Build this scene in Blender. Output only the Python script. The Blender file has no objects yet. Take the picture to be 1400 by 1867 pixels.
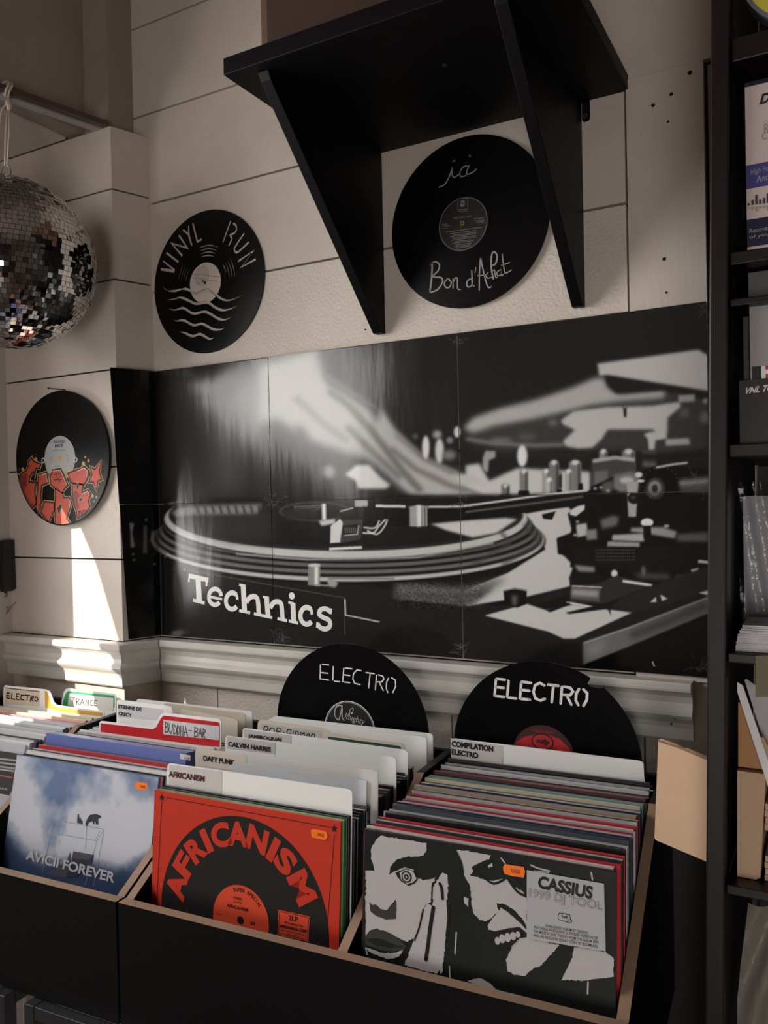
import bpy, math, random
import numpy as np
from mathutils import Vector, Matrix
from mathutils.geometry import tessellate_polygon
random.seed(7); rng = np.random.RandomState(5)
S = bpy.context.scene
COL = S.collection

# ------------------------------------------------------------------ camera
CF, CC = 1510.3, np.array([0.323, -1.3674, 1.441])
CR = np.array([0.8759, 0.4821, -0.0212]); CU = np.array([0.0127, 0.0208, 0.9997]); CW = np.array([-0.4824, 0.8759, -0.0121])
cam = bpy.data.cameras.new('camera'); camo = bpy.data.objects.new('camera', cam); COL.objects.link(camo)
cam.sensor_width = 36; cam.lens = CF / 1867 * 36; cam.clip_start = 0.02
camo.matrix_world = Matrix(((CR[0], CU[0], -CW[0], CC[0]), (CR[1], CU[1], -CW[1], CC[1]), (CR[2], CU[2], -CW[2], CC[2]), (0, 0, 0, 1)))
S.camera = camo

# ------------------------------------------------------------------ light
S.view_settings.view_transform = 'Standard'; S.view_settings.look = 'None'
S.view_settings.gamma = 1; S.view_settings.use_curve_mapping = False
S.view_settings.exposure = 0.0
W = bpy.data.worlds.new('outdoors'); S.world = W; W.use_nodes = True
W.node_tree.nodes['Background'].inputs[0].default_value = (0.75, 0.86, 1.0, 1)
W.node_tree.nodes['Background'].inputs[1].default_value = 1.0
SUN = Vector((0.62, 0.775, -0.42)).normalized()
def add_light(name, kind, energy, color, loc=(0, 0, 0), direction=None, size=None):
    l = bpy.data.lights.new(name, kind); l.energy = energy; l.color = color
    o = bpy.data.objects.new(name, l); COL.objects.link(o); o.location = loc
    if direction is not None: o.rotation_euler = Vector(direction).to_track_quat('-Z', 'Z').to_euler()
    if size and kind == 'AREA': l.shape = 'RECTANGLE'; l.size, l.size_y = size
    return o
sun = add_light('sun', 'SUN', 9.0, (1.0, 0.9, 0.74), (-3, -3, 4), SUN); sun.data.angle = 0.012
win = add_light('shop_window_daylight', 'AREA', 30, (1.0, 0.97, 0.94), (-1.40, -0.98, 1.58), (1, 0.12, -0.24), (1.02, 1.06)); win.data.spread = 2.5
add_light('right_fill', 'AREA', 35, (1.0, 0.93, 0.885), (0.74, -3.15, 0.80), (-0.28, 1, 0.05), (0.75, 1.2))  # added fill light from the front wall; no door is modelled there
add_light('back_fill', 'AREA', 3, (1.0, 0.84, 0.74), (-0.3, -3.1, 1.6), (0, 1, 0), (2.2, 2.0))  # added weak warm fill behind the camera, no fitting of the shop

try:
    S.cycles.use_denoising = True
    S.cycles.sample_clamp_indirect = 6
    S.cycles.max_bounces = 8
except Exception:
    pass

# ------------------------------------------------------------------ helpers
def lin(c):
    if isinstance(c, (int, float)): c = (c, c, c)
    return tuple(((x / 255) / 12.92 if x / 255 <= 0.04045 else (((x / 255) + 0.055) / 1.055) ** 2.4) for x in c)
MATS = {}
def mat(name, c, rough=0.5, metal=0.0, coat=0.0, bump=None, mottle=0.0, alpha=None, spec=0.5, vcol=False, rings=False):
    """c: sRGB 0-255. bump = (scale, strength, distance[, stretch vec])"""
    if name in MATS: return MATS[name]
    m = bpy.data.materials.new(name); MATS[name] = m; m.use_nodes = True
    nt = m.node_tree; N = nt.nodes; L = nt.links; b = N['Principled BSDF']
    col = lin(c) + (1,)
    b.inputs['Base Color'].default_value = col
    b.inputs['Roughness'].default_value = rough; b.inputs['Metallic'].default_value = metal
    b.inputs['Coat Weight'].default_value = coat; b.inputs['Coat Roughness'].default_value = 0.12
    b.inputs['Specular IOR Level'].default_value = spec
    tc = N.new('ShaderNodeTexCoord')
    if vcol:
        a = N.new('ShaderNodeAttribute'); a.attribute_name = 'print'; L.new(a.outputs['Color'], b.inputs['Base Color'])
    if mottle:
        n = N.new('ShaderNodeTexNoise'); n.inputs['Scale'].default_value = 9; n.inputs['Detail'].default_value = 6
        L.new(tc.outputs['Object'], n.inputs['Vector'])
        mx = N.new('ShaderNodeMix'); mx.data_type = 'RGBA'
        mx.inputs[6].default_value = tuple(x * (1 - mottle) for x in col[:3]) + (1,); mx.inputs[7].default_value = col
        mr = N.new('ShaderNodeMapRange'); mr.inputs[1].default_value = 0.35; mr.inputs[2].default_value = 0.6
        L.new(n.outputs[0], mr.inputs[0]); L.new(mr.outputs[0], mx.inputs[0]); L.new(mx.outputs[2], b.inputs['Base Color'])
    if bump:
        n = N.new('ShaderNodeTexNoise'); n.inputs['Scale'].default_value = bump[0]; n.inputs['Detail'].default_value = 4
        mp = N.new('ShaderNodeMapping'); mp.inputs['Scale'].default_value = bump[3] if len(bump) > 3 else (1, 1, 1)
        L.new(tc.outputs['Object'], mp.inputs[0]); L.new(mp.outputs[0], n.inputs['Vector'])
        bp = N.new('ShaderNodeBump'); bp.inputs['Strength'].default_value = bump[1]; bp.inputs['Distance'].default_value = bump[2]
        L.new(n.outputs[0], bp.inputs['Height']); L.new(bp.outputs[0], b.inputs['Normal'])
    if rings:
        # pressed grooves of a record, concentric about the object's own centre
        sp = N.new('ShaderNodeSeparateXYZ'); L.new(tc.outputs['Object'], sp.inputs[0])
        cb = N.new('ShaderNodeCombineXYZ'); L.new(sp.outputs[0], cb.inputs[0]); L.new(sp.outputs[2], cb.inputs[1])
        ln = N.new('ShaderNodeVectorMath'); ln.operation = 'LENGTH'; L.new(cb.outputs[0], ln.inputs[0])
        mu = N.new('ShaderNodeMath'); mu.operation = 'MULTIPLY'; mu.inputs[1].default_value = 5200; L.new(ln.outputs['Value'], mu.inputs[0])
        sn = N.new('ShaderNodeMath'); sn.operation = 'SINE'; L.new(mu.outputs[0], sn.inputs[0])
        bp = N.new('ShaderNodeBump'); bp.inputs['Strength'].default_value = 0.08; bp.inputs['Distance'].default_value = 0.0003
        L.new(sn.outputs[0], bp.inputs['Height']); L.new(bp.outputs[0], b.inputs['Normal'])
    return m
def plastic_mat(name, tint, clear, rough, bump):
    if name in MATS: return MATS[name]
    m = bpy.data.materials.new(name); MATS[name] = m; m.use_nodes = True
    nt = m.node_tree; N = nt.nodes; L = nt.links; N.remove(N['Principled BSDF'])
    t = N.new('ShaderNodeBsdfTransparent'); t.inputs[0].default_value = lin(tint) + (1,)
    g = N.new('ShaderNodeBsdfGlossy'); g.inputs['Roughness'].default_value = rough
    mx = N.new('ShaderNodeMixShader')
    fr = N.new('ShaderNodeLayerWeight'); fr.inputs[0].default_value = clear
    mr = N.new('ShaderNodeMapRange'); mr.inputs[3].default_value = 0.03; mr.inputs[4].default_value = 0.32
    L.new(fr.outputs['Fresnel'], mr.inputs[0]); L.new(mr.outputs[0], mx.inputs[0])
    tc = N.new('ShaderNodeTexCoord'); n = N.new('ShaderNodeTexNoise'); n.inputs['Scale'].default_value = bump[0]; n.inputs['Detail'].default_value = 5
    L.new(tc.outputs['Object'], n.inputs['Vector'])
    bp = N.new('ShaderNodeBump'); bp.inputs['Strength'].default_value = bump[1]; bp.inputs['Distance'].default_value = bump[2]
    L.new(n.outputs[0], bp.inputs['Height']); L.new(bp.outputs[0], g.inputs['Normal']); L.new(bp.outputs[0], fr.inputs['Normal'])
    L.new(t.outputs[0], mx.inputs[1]); L.new(g.outputs[0], mx.inputs[2]); L.new(mx.outputs[0], N['Material Output'].inputs[0])
    return m

def ray(x, y): return CW + (x - 700) / CF * CR - (y - 933.5) / CF * CU
def onplane(x, y, p0, n):
    d = ray(x, y); return CC + d * ((np.array(p0) - CC) @ n) / (d @ n)
def onY(x, y, Y=0.0): return onplane(x, y, (0, Y, 0), np.array([0, 1.0, 0]))
def onX(x, y, X): return onplane(x, y, (X, 0, 0), np.array([1.0, 0, 0]))
def onZ(x, y, Z): return onplane(x, y, (0, 0, Z), np.array([0, 0, 1.0]))
def to_px(P):
    d = np.atleast_2d(P) - CC; z = d @ CW
    return np.stack([700 + CF * (d @ CR) / z, 933.5 - CF * (d @ CU) / z], 1)

class Plane:
    """a flat face in the shop: origin, in-plane axes u (right) and v (up), normal towards the room"""
    def __init__(s, o, u, v):
        s.o = np.array(o, float); s.u = np.array(u, float); s.u /= np.linalg.norm(s.u)
        v = np.array(v, float); s.n = np.cross(s.u, v); s.n /= np.linalg.norm(s.n); s.v = np.cross(s.n, s.u)
    def uv(s, x, y):
        p = onplane(x, y, s.o, s.n) - s.o; return (p @ s.u, p @ s.v)
    def p(s, u, v, off=0.0): return s.o + s.u * u + s.v * v + s.n * off
def zoomed(pts, k, ox, oy): return [(x / k + ox, y / k + oy) for x, y in pts]

_tc = {}
def text_mesh(t, bold=0.0, shear=0.0):
    key = (t, bold, shear)
    if key not in _tc:
        cu = bpy.data.curves.new('lettering', 'FONT'); cu.body = t; cu.offset = bold; cu.shear = shear; cu.resolution_u = 4
        o = bpy.data.objects.new('lettering', cu); COL.objects.link(o)
        dg = bpy.context.evaluated_depsgraph_get(); dg.update()
        me = bpy.data.meshes.new_from_object(o.evaluated_get(dg))
        v = np.array([tuple(x.co)[:2] for x in me.vertices]); f = [tuple(p.vertices) for p in me.polygons]
        lo, hi = v.min(0), v.max(0)
        bpy.data.objects.remove(o); bpy.data.curves.remove(cu); bpy.data.meshes.remove(me)
        _tc[key] = ((v - lo) / (hi - lo), f, (hi - lo))
    return _tc[key]

def offset_line(pts, w, closed=False):
    """left and right outline of a stroke"""
    P = [np.array(p, float) for p in pts]; n = len(P); Lf, Rt = [], []
    ws = w if isinstance(w, (list, tuple)) else [w] * n
    for i in range(n):
        a = P[i] - P[i - 1] if i > 0 else P[1] - P[0]
        b = P[i + 1] - P[i] if i < n - 1 else P[i] - P[i - 1]
        a = a / (np.linalg.norm(a) + 1e-12); b = b / (np.linalg.norm(b) + 1e-12)
        na, nb = np.array([-a[1], a[0]]), np.array([-b[1], b[0]])
        m = na + nb; l = np.linalg.norm(m); m = m / l if l > 1e-6 else na
        k = min(1 / max(m @ na, 1e-3), 2.6)
        Lf.append(P[i] + m * k * ws[i] / 2); Rt.append(P[i] - m * k * ws[i] / 2)
    return Lf, Rt
def smooth(pts, n=6):
    P = [np.array(p, float) for p in pts]; out = []
    for i in range(len(P) - 1):
        p0 = P[max(i - 1, 0)]; p1 = P[i]; p2 = P[i + 1]; p3 = P[min(i + 2, len(P) - 1)]
        for k in range(n):
            t = k / n
            out.append(0.5 * ((2 * p1) + (p2 - p0) * t + (2 * p0 - 5 * p1 + 4 * p2 - p3) * t * t + (3 * p1 - p0 - 3 * p2 + p3) * t ** 3))
    out.append(P[-1]); return out

class MB:
    def __init__(s): s.v = []; s.f = []; s.m = []; s.mats = []; s.sm = []
    def _mi(s, m):
        if m not in s.mats: s.mats.append(m)
        return s.mats.index(m)
    def add(s, verts, faces, m, smooth_=False):
        b = len(s.v); s.v += [tuple(float(c) for c in p) for p in verts]; k = s._mi(m)
        for f in faces: s.f.append(tuple(b + i for i in f)); s.m.append(k); s.sm.append(smooth_)
    def box(s, x0, x1, y0, y1, z0, z1, m, tr=None):
        V = [(x, y, z) for z in (z0, z1) for y in (y0, y1) for x in (x0, x1)]
        if tr: V = [tr(*p) for p in V]
        s.add(V, [(0, 2, 3, 1), (4, 5, 7, 6), (0, 1, 5, 4), (2, 6, 7, 3), (0, 4, 6, 2), (1, 3, 7, 5)], m); return s
    def tri(s, pl, loops, off, m):
        tr = tessellate_polygon([[Vector((a, b, 0)) for a, b in lp] for lp in loops])
        flat = [q for lp in loops for q in lp]
        F = []
        for t in tr:
            a, b, c = [np.array(flat[i]) for i in t]
            cr = (b[0] - a[0]) * (c[1] - a[1]) - (b[1] - a[1]) * (c[0] - a[0])
            F.append(tuple(t) if cr > 0 else tuple(reversed(t)))
        s.add([pl.p(a, b, off) for a, b in flat], F, m); return s
    def poly(s, pl, uv, off, m): return s.tri(pl, [uv], off, m)
    def ppoly(s, pl, px, off, m): return s.tri(pl, [[pl.uv(*q) for q in px]], off, m)
    def slab(s, pl, loops, o0, o1, m, mside=None):
        s.tri(pl, loops, o1, m)
        b = MB(); b.tri(pl, loops, o0, m)
        s.add(b.v, [tuple(reversed(f)) for f in b.f], m)
        for lp in loops:
            n = len(lp); V = [pl.p(a, b_, o0) for a, b_ in lp] + [pl.p(a, b_, o1) for a, b_ in lp]
            s.add(V, [(i, (i + 1) % n, n + (i + 1) % n, n + i) for i in range(n)], mside or m)
        return s
    def stroke(s, pl, uv, w, off, m, cap=True):
        Lf, Rt = offset_line(uv, w); n = len(uv)
        V = [pl.p(*q, off) for q in Lf] + [pl.p(*q, off) for q in Rt]
        s.add(V, [(n + i, n + i + 1, i + 1, i) for i in range(n - 1)], m)
        if cap:
            w0 = w if not isinstance(w, (list, tuple)) else min(w)
            for q in (uv[0], uv[-1]): s.disc(pl, q, w0 / 2, off, m, 10)
        return s
    def pstroke(s, pl, px, w, off, m, sm=0, cap=True):
        if sm: px = smooth(px, sm)
        return s.stroke(pl, [pl.uv(*q) for q in px], w, off, m, cap)
    def disc(s, pl, c, r, off, m, n=40, r2=None, r_in=0, rot=0):
        T = np.linspace(0, 2 * np.pi, n, endpoint=False) + rot; r2 = r2 or r
        o = [pl.p(c[0] + r * math.cos(t), c[1] + r2 * math.sin(t), off) for t in T]
        if r_in:
            o += [pl.p(c[0] + r_in * math.cos(t), c[1] + r_in * math.sin(t), off) for t in T]
            s.add(o, [(i, (i + 1) % n, n + (i + 1) % n, n + i) for i in range(n)], m)
        else: s.add(o, [tuple(range(n))], m)
        return s
    def cyl(s, pl, c, r, o0, o1, m, n=64):
        T = np.linspace(0, 2 * np.pi, n, endpoint=False)
        return s.slab(pl, [[(c[0] + r * math.cos(t), c[1] + r * math.sin(t)) for t in T]], o0, o1, m)
    def text(s, pl, t, bl, br, tl, off, m, bold=0.0, shear=0.0, px=True):
        v, f, _ = text_mesh(t, bold, shear)
        if px: bl, br, tl = pl.uv(*bl), pl.uv(*br), pl.uv(*tl)
        bl, br, tl = map(np.array, (bl, br, tl))
        s.add([pl.p(*(bl + (br - bl) * a + (tl - bl) * b), off) for a, b in v], f, m); return s
    def tube(s, path, r, m, n=10):
        P = [np.array(p, float) for p in path]; k = len(P); rr = r if isinstance(r, (list, tuple)) else [r] * k
        V = []; ref = np.array([0.3, 0.2, 0.93])
        for i in range(k):
            t = P[min(i + 1, k - 1)] - P[max(i - 1, 0)]; t /= np.linalg.norm(t) + 1e-12
            if i == 0:
                a = np.cross(t, ref)
                if np.linalg.norm(a) < 0.05: a = np.cross(t, (1, 0, 0))
            else: a = a - t * (a @ t)
            a /= np.linalg.norm(a); b = np.cross(t, a)
            V += [P[i] + rr[i] * (math.cos(q) * a + math.sin(q) * b) for q in np.linspace(0, 2 * np.pi, n, endpoint=False)]
        F = [(i * n + j, i * n + (j + 1) % n, (i + 1) * n + (j + 1) % n, (i + 1) * n + j) for i in range(k - 1) for j in range(n)]
        F += [tuple(reversed(range(n))), tuple(range((k - 1) * n, k * n))]
        s.add(V, F, m, True); return s
    def build(s, name, parent=None, bevel=0.0, origin=None):
        V = np.array(s.v)
        if parent is not None: org = np.array(parent['_org'])
        elif origin is not None: org = np.array(origin, float)
        else: org = np.array([(V[:, 0].min() + V[:, 0].max()) / 2, (V[:, 1].min() + V[:, 1].max()) / 2, V[:, 2].min()])
        me = bpy.data.meshes.new(name); me.from_pydata([tuple(p) for p in V - org], [], s.f)
        for m in s.mats: me.materials.append(m)
        me.polygons.foreach_set('material_index', s.m); me.polygons.foreach_set('use_smooth', s.sm); me.update()
        o = bpy.data.objects.new(name, me); COL.objects.link(o)
        if parent is not None: o.parent = parent
        else: o.location = org
        o['_org'] = list(map(float, org))
        if bevel:
            b = o.modifiers.new('bevel', 'BEVEL'); b.width = bevel; b.segments = 2; b.limit_method = 'ANGLE'
        return o
def tag(o, label, cat, group=None, kind=None):
    o['label'] = label; o['category'] = cat
    if group: o['group'] = group
    if kind: o['kind'] = kind
    return o
def thing(name, loc, label, cat, group=None):
    o = bpy.data.objects.new(name, None); COL.objects.link(o); o.location = tuple(map(float, loc)); o['_org'] = list(map(float, loc))
    o.empty_display_size = 0.02
    return tag(o, label, cat, group)
def struct(o): o['kind'] = 'structure'; return o
def grid_print(name, P, rgb, m, parent):
    """P: (ny,nx,3) points, rgb: (ny,nx,3) linear printed colour stored per vertex"""
    ny, nx = P.shape[:2]; V = P.reshape(-1, 3) - np.array(parent['_org'])
    i = np.arange(ny * nx).reshape(ny, nx)
    F = np.stack([i[:-1, :-1], i[:-1, 1:], i[1:, 1:], i[1:, :-1]], -1).reshape(-1, 4)
    me = bpy.data.meshes.new(name); me.vertices.add(len(V)); me.vertices.foreach_set('co', V.astype(np.float32).ravel())
    me.loops.add(F.size); me.loops.foreach_set('vertex_index', F.ravel().astype(np.int32))
    me.polygons.add(len(F)); me.polygons.foreach_set('loop_start', np.arange(0, F.size, 4, dtype=np.int32))
    me.polygons.foreach_set('use_smooth', np.ones(len(F), bool)); me.update(calc_edges=True); me.validate()
    a = me.color_attributes.new('print', 'FLOAT_COLOR', 'POINT')
    a.data.foreach_set('color', np.concatenate([rgb.reshape(-1, 3), np.ones((len(V), 1))], 1).astype(np.float32).ravel())
    me.materials.append(m); o = bpy.data.objects.new(name, me); COL.objects.link(o); o.parent = parent; o['_org'] = parent['_org']
    return o

class Raster:
    """grey print drawn in numpy over the window x0..x1, y0..y1 of the drawing's own coordinates"""
    def __init__(s, x0, x1, y0, y1, bg): s.x0, s.y0 = x0, y0; s.a = np.full((y1 - y0, x1 - x0), float(bg))
    def blur(s, M, r):
        if r <= 0: return M
        k = np.exp(-0.5 * (np.arange(-int(3 * r) - 1, int(3 * r) + 2) / r) ** 2); k /= k.sum()
        for ax in (0, 1):
            pad = [(0, 0), (0, 0)]; pad[ax] = (len(k) // 2, len(k) // 2)
            Q = np.pad(M, pad, mode='edge'); out = np.zeros_like(M)
            for i, w in enumerate(k): out += w * (Q[i:i + M.shape[0], :] if ax == 0 else Q[:, i:i + M.shape[1]])
            M = out
        return M
    def mask(s, pts):
        h, w = s.a.shape; M = np.zeros((h, w))
        P = np.array(pts) - [s.x0, s.y0]
        ya, yb = max(int(P[:, 1].min()) - 1, 0), min(int(P[:, 1].max()) + 2, h)
        if yb <= ya: return M
        xs = np.arange(w) + 0.5
        for sub in (0.25, 0.75):
            for y in range(ya, yb):
                Y = y + sub; X = []
                for i in range(len(P)):
                    (xa, y1), (xb, y2) = P[i - 1], P[i]
                    if (y1 <= Y) != (y2 <= Y): X.append(xa + (Y - y1) / (y2 - y1) * (xb - xa))
                X.sort()
                for a, b in zip(X[::2], X[1::2]): M[y] += 0.5 * np.clip(np.minimum(xs + .5, b) - np.maximum(xs - .5, a), 0, 1)
        return M
    def put(s, M, g, al=1.0): s.a = s.a * (1 - M * al) + g * M * al
    def poly(s, pts, g, blur=0, al=1.0): s.put(np.clip(s.blur(s.mask(pts), blur), 0, 1), g, al)
    def line(s, pts, w, g, blur=0, al=1.0):
        Lf, Rt = offset_line(pts, w); s.poly([tuple(q) for q in Lf] + [tuple(q) for q in Rt[::-1]], g, blur, al)
    def ell(s, cx, cy, rx, ry, g, blur=0, al=1.0, ring=0, rot=0):
        Y, X = np.mgrid[0:s.a.shape[0], 0:s.a.shape[1]]; X = X + s.x0 - cx; Y = Y + s.y0 - cy
        c, q = math.cos(rot), math.sin(rot); X, Y = X * c + Y * q, -X * q + Y * c
        d = np.sqrt((X / rx) ** 2 + (Y / ry) ** 2); px = (1 - d) * min(rx, ry)
        M = np.clip(px + .5, 0, 1)
        if ring:
            gl = np.sqrt((X / rx ** 2) ** 2 + (Y / ry ** 2) ** 2) / np.maximum(d, 1e-6)
            M = np.clip(ring / 2 + .5 - np.abs(d - 1) / np.maximum(gl, 1e-6), 0, 1)
        s.put(np.clip(s.blur(M, blur), 0, 1), g, al)
    def sample(s, px):
        x = np.clip(px[:, 0] - s.x0 - .5, 0, s.a.shape[1] - 1.001); y = np.clip(px[:, 1] - s.y0 - .5, 0, s.a.shape[0] - 1.001)
        i, j = y.astype(int), x.astype(int); fy, fx = y - i, x - j
        return (s.a[i, j] * (1 - fy) * (1 - fx) + s.a[i + 1, j] * fy * (1 - fx) + s.a[i, j + 1] * (1 - fy) * fx + s.a[i + 1, j + 1] * fy * fx)
def slin(a): a = np.clip(a, 0, 255) / 255; return np.where(a <= 0.04045, a / 12.92, ((a + 0.055) / 1.055) ** 2.4)

# ------------------------------------------------------------------ materials
M_BOARD = mat('white_painted_board', (205, 194, 183), 0.55, bump=(70, 0.35, 0.002, (2.2, 1, 0.35)), mottle=0.08)
M_STUCCO = mat('rough_white_paint', (212, 202, 190), 0.55, bump=(170, 0.6, 0.004), mottle=0.06)
M_TRIM = mat('white_gloss_trim', (206, 202, 196), 0.35, bump=(40, 0.2, 0.002, (0.3, 1, 3)), mottle=0.10)
M_PLASTER = mat('grey_plaster', (152, 140, 131), 0.8, bump=(30, 0.2, 0.003), mottle=0.08)
M_GAP = mat('dark_gap', (20, 17, 16), 0.9)
M_BLACKWOOD = mat('black_painted_wood', (10, 9, 10), 0.5, bump=(60, 0.15, 0.001), spec=0.16)
M_CRATE = mat('black_laminate', (15, 15, 16), 0.42, bump=(400, 0.05, 0.0005), spec=0.22)
M_EDGE = mat('raw_board_edge', (150, 122, 100), 0.7, bump=(200, 0.25, 0.001), mottle=0.25)
M_VINYL = mat('black_vinyl', (8, 8, 9), 0.28, rings=True, spec=0.22)
M_VINYLFLAT = mat('black_vinyl_plain', (8, 8, 9), 0.25, spec=0.15)
M_WHITECARD = mat('white_plastic_card', (236, 236, 234), 0.4, spec=0.4)
M_BEIGECARD = mat('cream_plastic_card', (214, 204, 190), 0.45)
M_LABELPAPER = mat('label_sticker', (205, 200, 198), 0.35)
M_INK = mat('black_ink', (14, 13, 14), 0.5)
M_WHITEINK = mat('white_ink', (226, 226, 226), 0.5)
M_GREYINK = mat('grey_ink', (120, 118, 118), 0.5)
M_CHALK = mat('silver_marker', (158, 156, 154), 0.5)
M_ORANGETAG = mat('orange_price_paper', (255, 122, 20), 0.5)
M_STEEL = mat('dull_steel', (150, 146, 142), 0.35, metal=1.0)
M_SHELFWOOD = mat('dark_brown_wood', (21, 14, 14), 0.4, bump=(60, 0.2, 0.001, (1, 1, 0.1)), spec=0.4)
M_KRAFT = mat('kraft_card', (198, 166, 136), 0.75, bump=(180, 0.12, 0.001), mottle=0.08)
M_PAPER = mat('white_paper', (222, 220, 220), 0.5)
M_STAND = mat('dark_steel_tube', (44, 44, 48), 0.35, spec=0.5)
M_PLASTICCLEAR = plastic_mat('clear_sleeve', (250, 250, 252), 0.35, 0.12, (55, 0.6, 0.006))
WALL = Plane((0, 0, 0), (1, 0, 0), (0, 0, 1))
PY = -0.084
PIL = Plane((0, PY, 0), (1, 0, 0), (0, 0, 1))

# ------------------------------------------------------------------ room shell
ROOM = dict(x0=-1.42, x1=2.4, y0=-3.2, z1=3.0)
b = MB(); b.box(ROOM['x0'] - .1, ROOM['x1'] + .1, ROOM['y0'] - .1, .12, -.1, 0, mat('floor_boards', (92, 78, 66), 0.5, bump=(30, 0.2, 0.002, (0.2, 3, 1)), mottle=0.2)); struct(b.build('floor'))
b = MB(); b.box(ROOM['x0'] - .1, ROOM['x1'] + .1, ROOM['y0'] - .1, .12, ROOM['z1'], ROOM['z1'] + .1, M_PLASTER); struct(b.build('ceiling'))
b = MB(); b.box(ROOM['x1'], ROOM['x1'] + .1, ROOM['y0'], .12, 0, ROOM['z1'], mat('shop_wall_paint', (96, 84, 76), 0.8)); struct(b.build('wall_right'))
b = MB(); b.box(ROOM['x0'], ROOM['x1'], ROOM['y0'] - .1, ROOM['y0'], 0, ROOM['z1'], MATS['shop_wall_paint']); struct(b.build('wall_front'))

# back wall: horizontal painted boards with open joints over a dark backing
b = MB(); b.box(ROOM['x0'] - .1, ROOM['x1'], .012, .1, 0, ROOM['z1'], M_GAP)
joints = [0.0, 1.152, 1.33, 1.53, 1.738, 1.914, 2.109, 2.307, 2.503, 2.70, 2.9, 3.0]
XB = 0.031                                   # the vertical board starts here
for k in range(len(joints) - 1):
    z0, z1 = joints[k] + .0022, joints[k + 1] - .0022
    m = M_STUCCO if z1 < 1.95 else M_BOARD
    if z1 <= 2.11:
        if k == 0:
            for xa, xb in ((-1.06, -.846), (-.843, -.30), (-.297, .04), (.043, .30)): b.box(xa, xb, 0, .015, z0, z1, m)
        else: b.box(-1.08, XB - .0045, 0, .015, z0, z1, m)
    else: b.box(-1.08, ROOM['x1'], 0, .015, z0, z1, m)
b.box(XB, .1475, -.006, .012, 1.15, 2.108, M_BOARD)
b.box(.152, ROOM['x1'], .008, .015, 1.15, 2.105, M_PLASTER)
for q in [(1259, 136, .0035), (1225, 175, .003), (1192, 195, .003), (1219, 225, .002), (1212, 474, .003), (1216, 535, .002)]:
    b.disc(WALL, WALL.uv(q[0], q[1]), q[2], .0068, M_GAP, 10)
b.disc(WALL, WALL.uv(666, 601), .0018, .0006, M_GAP, 10)
struct(b.build('wall_back'))

# pillar in the corner: boards on its front and on the side that turns back to the wall
b = MB()
pj = [0.0, 1.152, 1.3295, 1.5295, 1.738, 1.93, 2.122, 2.257]
side_dir = np.array([.030, .084]); side_dir /= np.linalg.norm(side_dir)
for k in range(len(pj) - 1):
    z0, z1 = pj[k] + .0019, pj[k + 1] - .0019
    V = [(-1.405, PY, z) for z in (z0, z1)]
    quad = [(-1.405, PY), (-1.0305, PY), (-1.001, .004), (-1.405, .004)]
    vv = [(x, y, z) for z in (z0, z1) for x, y in quad]
    b.add(vv, [(0, 1, 5, 4), (1, 2, 6, 5), (4, 5, 6, 7), (3, 2, 1, 0), (0, 4, 7, 3), (2, 3, 7, 6)], M_BOARD if k != 2 else M_STUCCO)
b.add([(x, y, z) for z in (0, 2.254) for x, y in [(-1.40, PY + .005), (-1.034, PY + .005), (-1.006, .01), (-1.40, .01)]], [(0, 1, 5, 4), (1, 2, 6, 5), (4, 5, 6, 7)], M_GAP)
b.box(-1.40, -1.047, PY + .012, .01, 2.2555, 3.0, M_PLASTER)
struct(b.build('wall_pillar'))
# bulkhead and soffit above the display window
b = MB(); b.box(-1.42, -1.152, -3.1, PY + .011, 2.36, 3.0, M_PLASTER); b.box(-1.40, -1.165, -3.1, PY - .002, 2.2575, 2.36, M_BOARD)
b.box(-1.165, -1.12, -3.1, PY + .011, 2.262, 2.36, M_PLASTER); b.box(-1.152, -1.12, -3.1, PY + .011, 2.36, 3.0, M_PLASTER)
struct(b.build('wall_header'))

# shop front (left): unseen; its opening is shaped so the sun draws the patch on the pillar
FX = -1.42
def to_front(X, Z):                           # carry a point of the pillar face back along the sunbeam to the shop front
    t = (X - FX) / SUN.x; return (PY - SUN.y * t, Z - SUN.z * t)
hole = [to_front(-1.07, .90), to_front(-1.07, 1.03), to_front(-1.212, 1.038), to_front(-1.212, 1.475), to_front(-1.155, 1.401), to_front(-1.107, 1.316), to_front(-1.061, 1.198), to_front(-1.036, 1.128), to_front(-.93, 0.90)]
LEFT = Plane((FX, 0, 0), (0, -1, 0), (0, 0, 1))        # u = -Y; the normal faces into the shop (+X)
hl = [(-y, z) for y, z in hole]
b = MB(); b.slab(LEFT, [[(.0, 0), (3.2, 0), (3.2, 3.0), (.0, 3.0)], hl], -.03, 0.0, mat('front_wall_paint', (190, 182, 174), 0.7)); struct(b.build('wall_left'))

# moulding: stepped ogee profile along pillar front, pillar side and back wall
prof = [(0, 1.0565), (.013, 1.0565), (.016, 1.060), (.0165, 1.078), (.019, 1.086), (.0255, 1.094), (.0285, 1.0995), (.0275, 1.1045), (.0215, 1.1095), (.0195, 1.118), (.0215, 1.128), (.0285, 1.1355), (.0345, 1.138), (.0355, 1.1415), (.0355, 1.1495), (.033, 1.152), (0, 1.152)]
def moulding(name, a, bb, nrm, ma=0.0, mb=0.0):
    """sweep from a to bb (xy); ma/mb = mitre slope along the run per unit of projection"""
    a, bb, nrm = np.array(a), np.array(bb), np.array(nrm); t = (bb - a) / np.linalg.norm(bb - a); V = []; n = len(prof)
    for e, mm in ((a, ma), (bb, mb)):
        for d, z in prof: q = e + nrm * d + t * mm * d; V.append((q[0], q[1], z))
    mbb = MB(); mbb.add(V, [(i, i + 1, n + i + 1, n + i) for i in range(n - 1)] + [tuple(reversed(range(n))), tuple(range(n, 2 * n))], M_TRIM)
    return struct(mbb.build(name))
ns = np.array([side_dir[1], -side_dir[0]])
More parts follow.
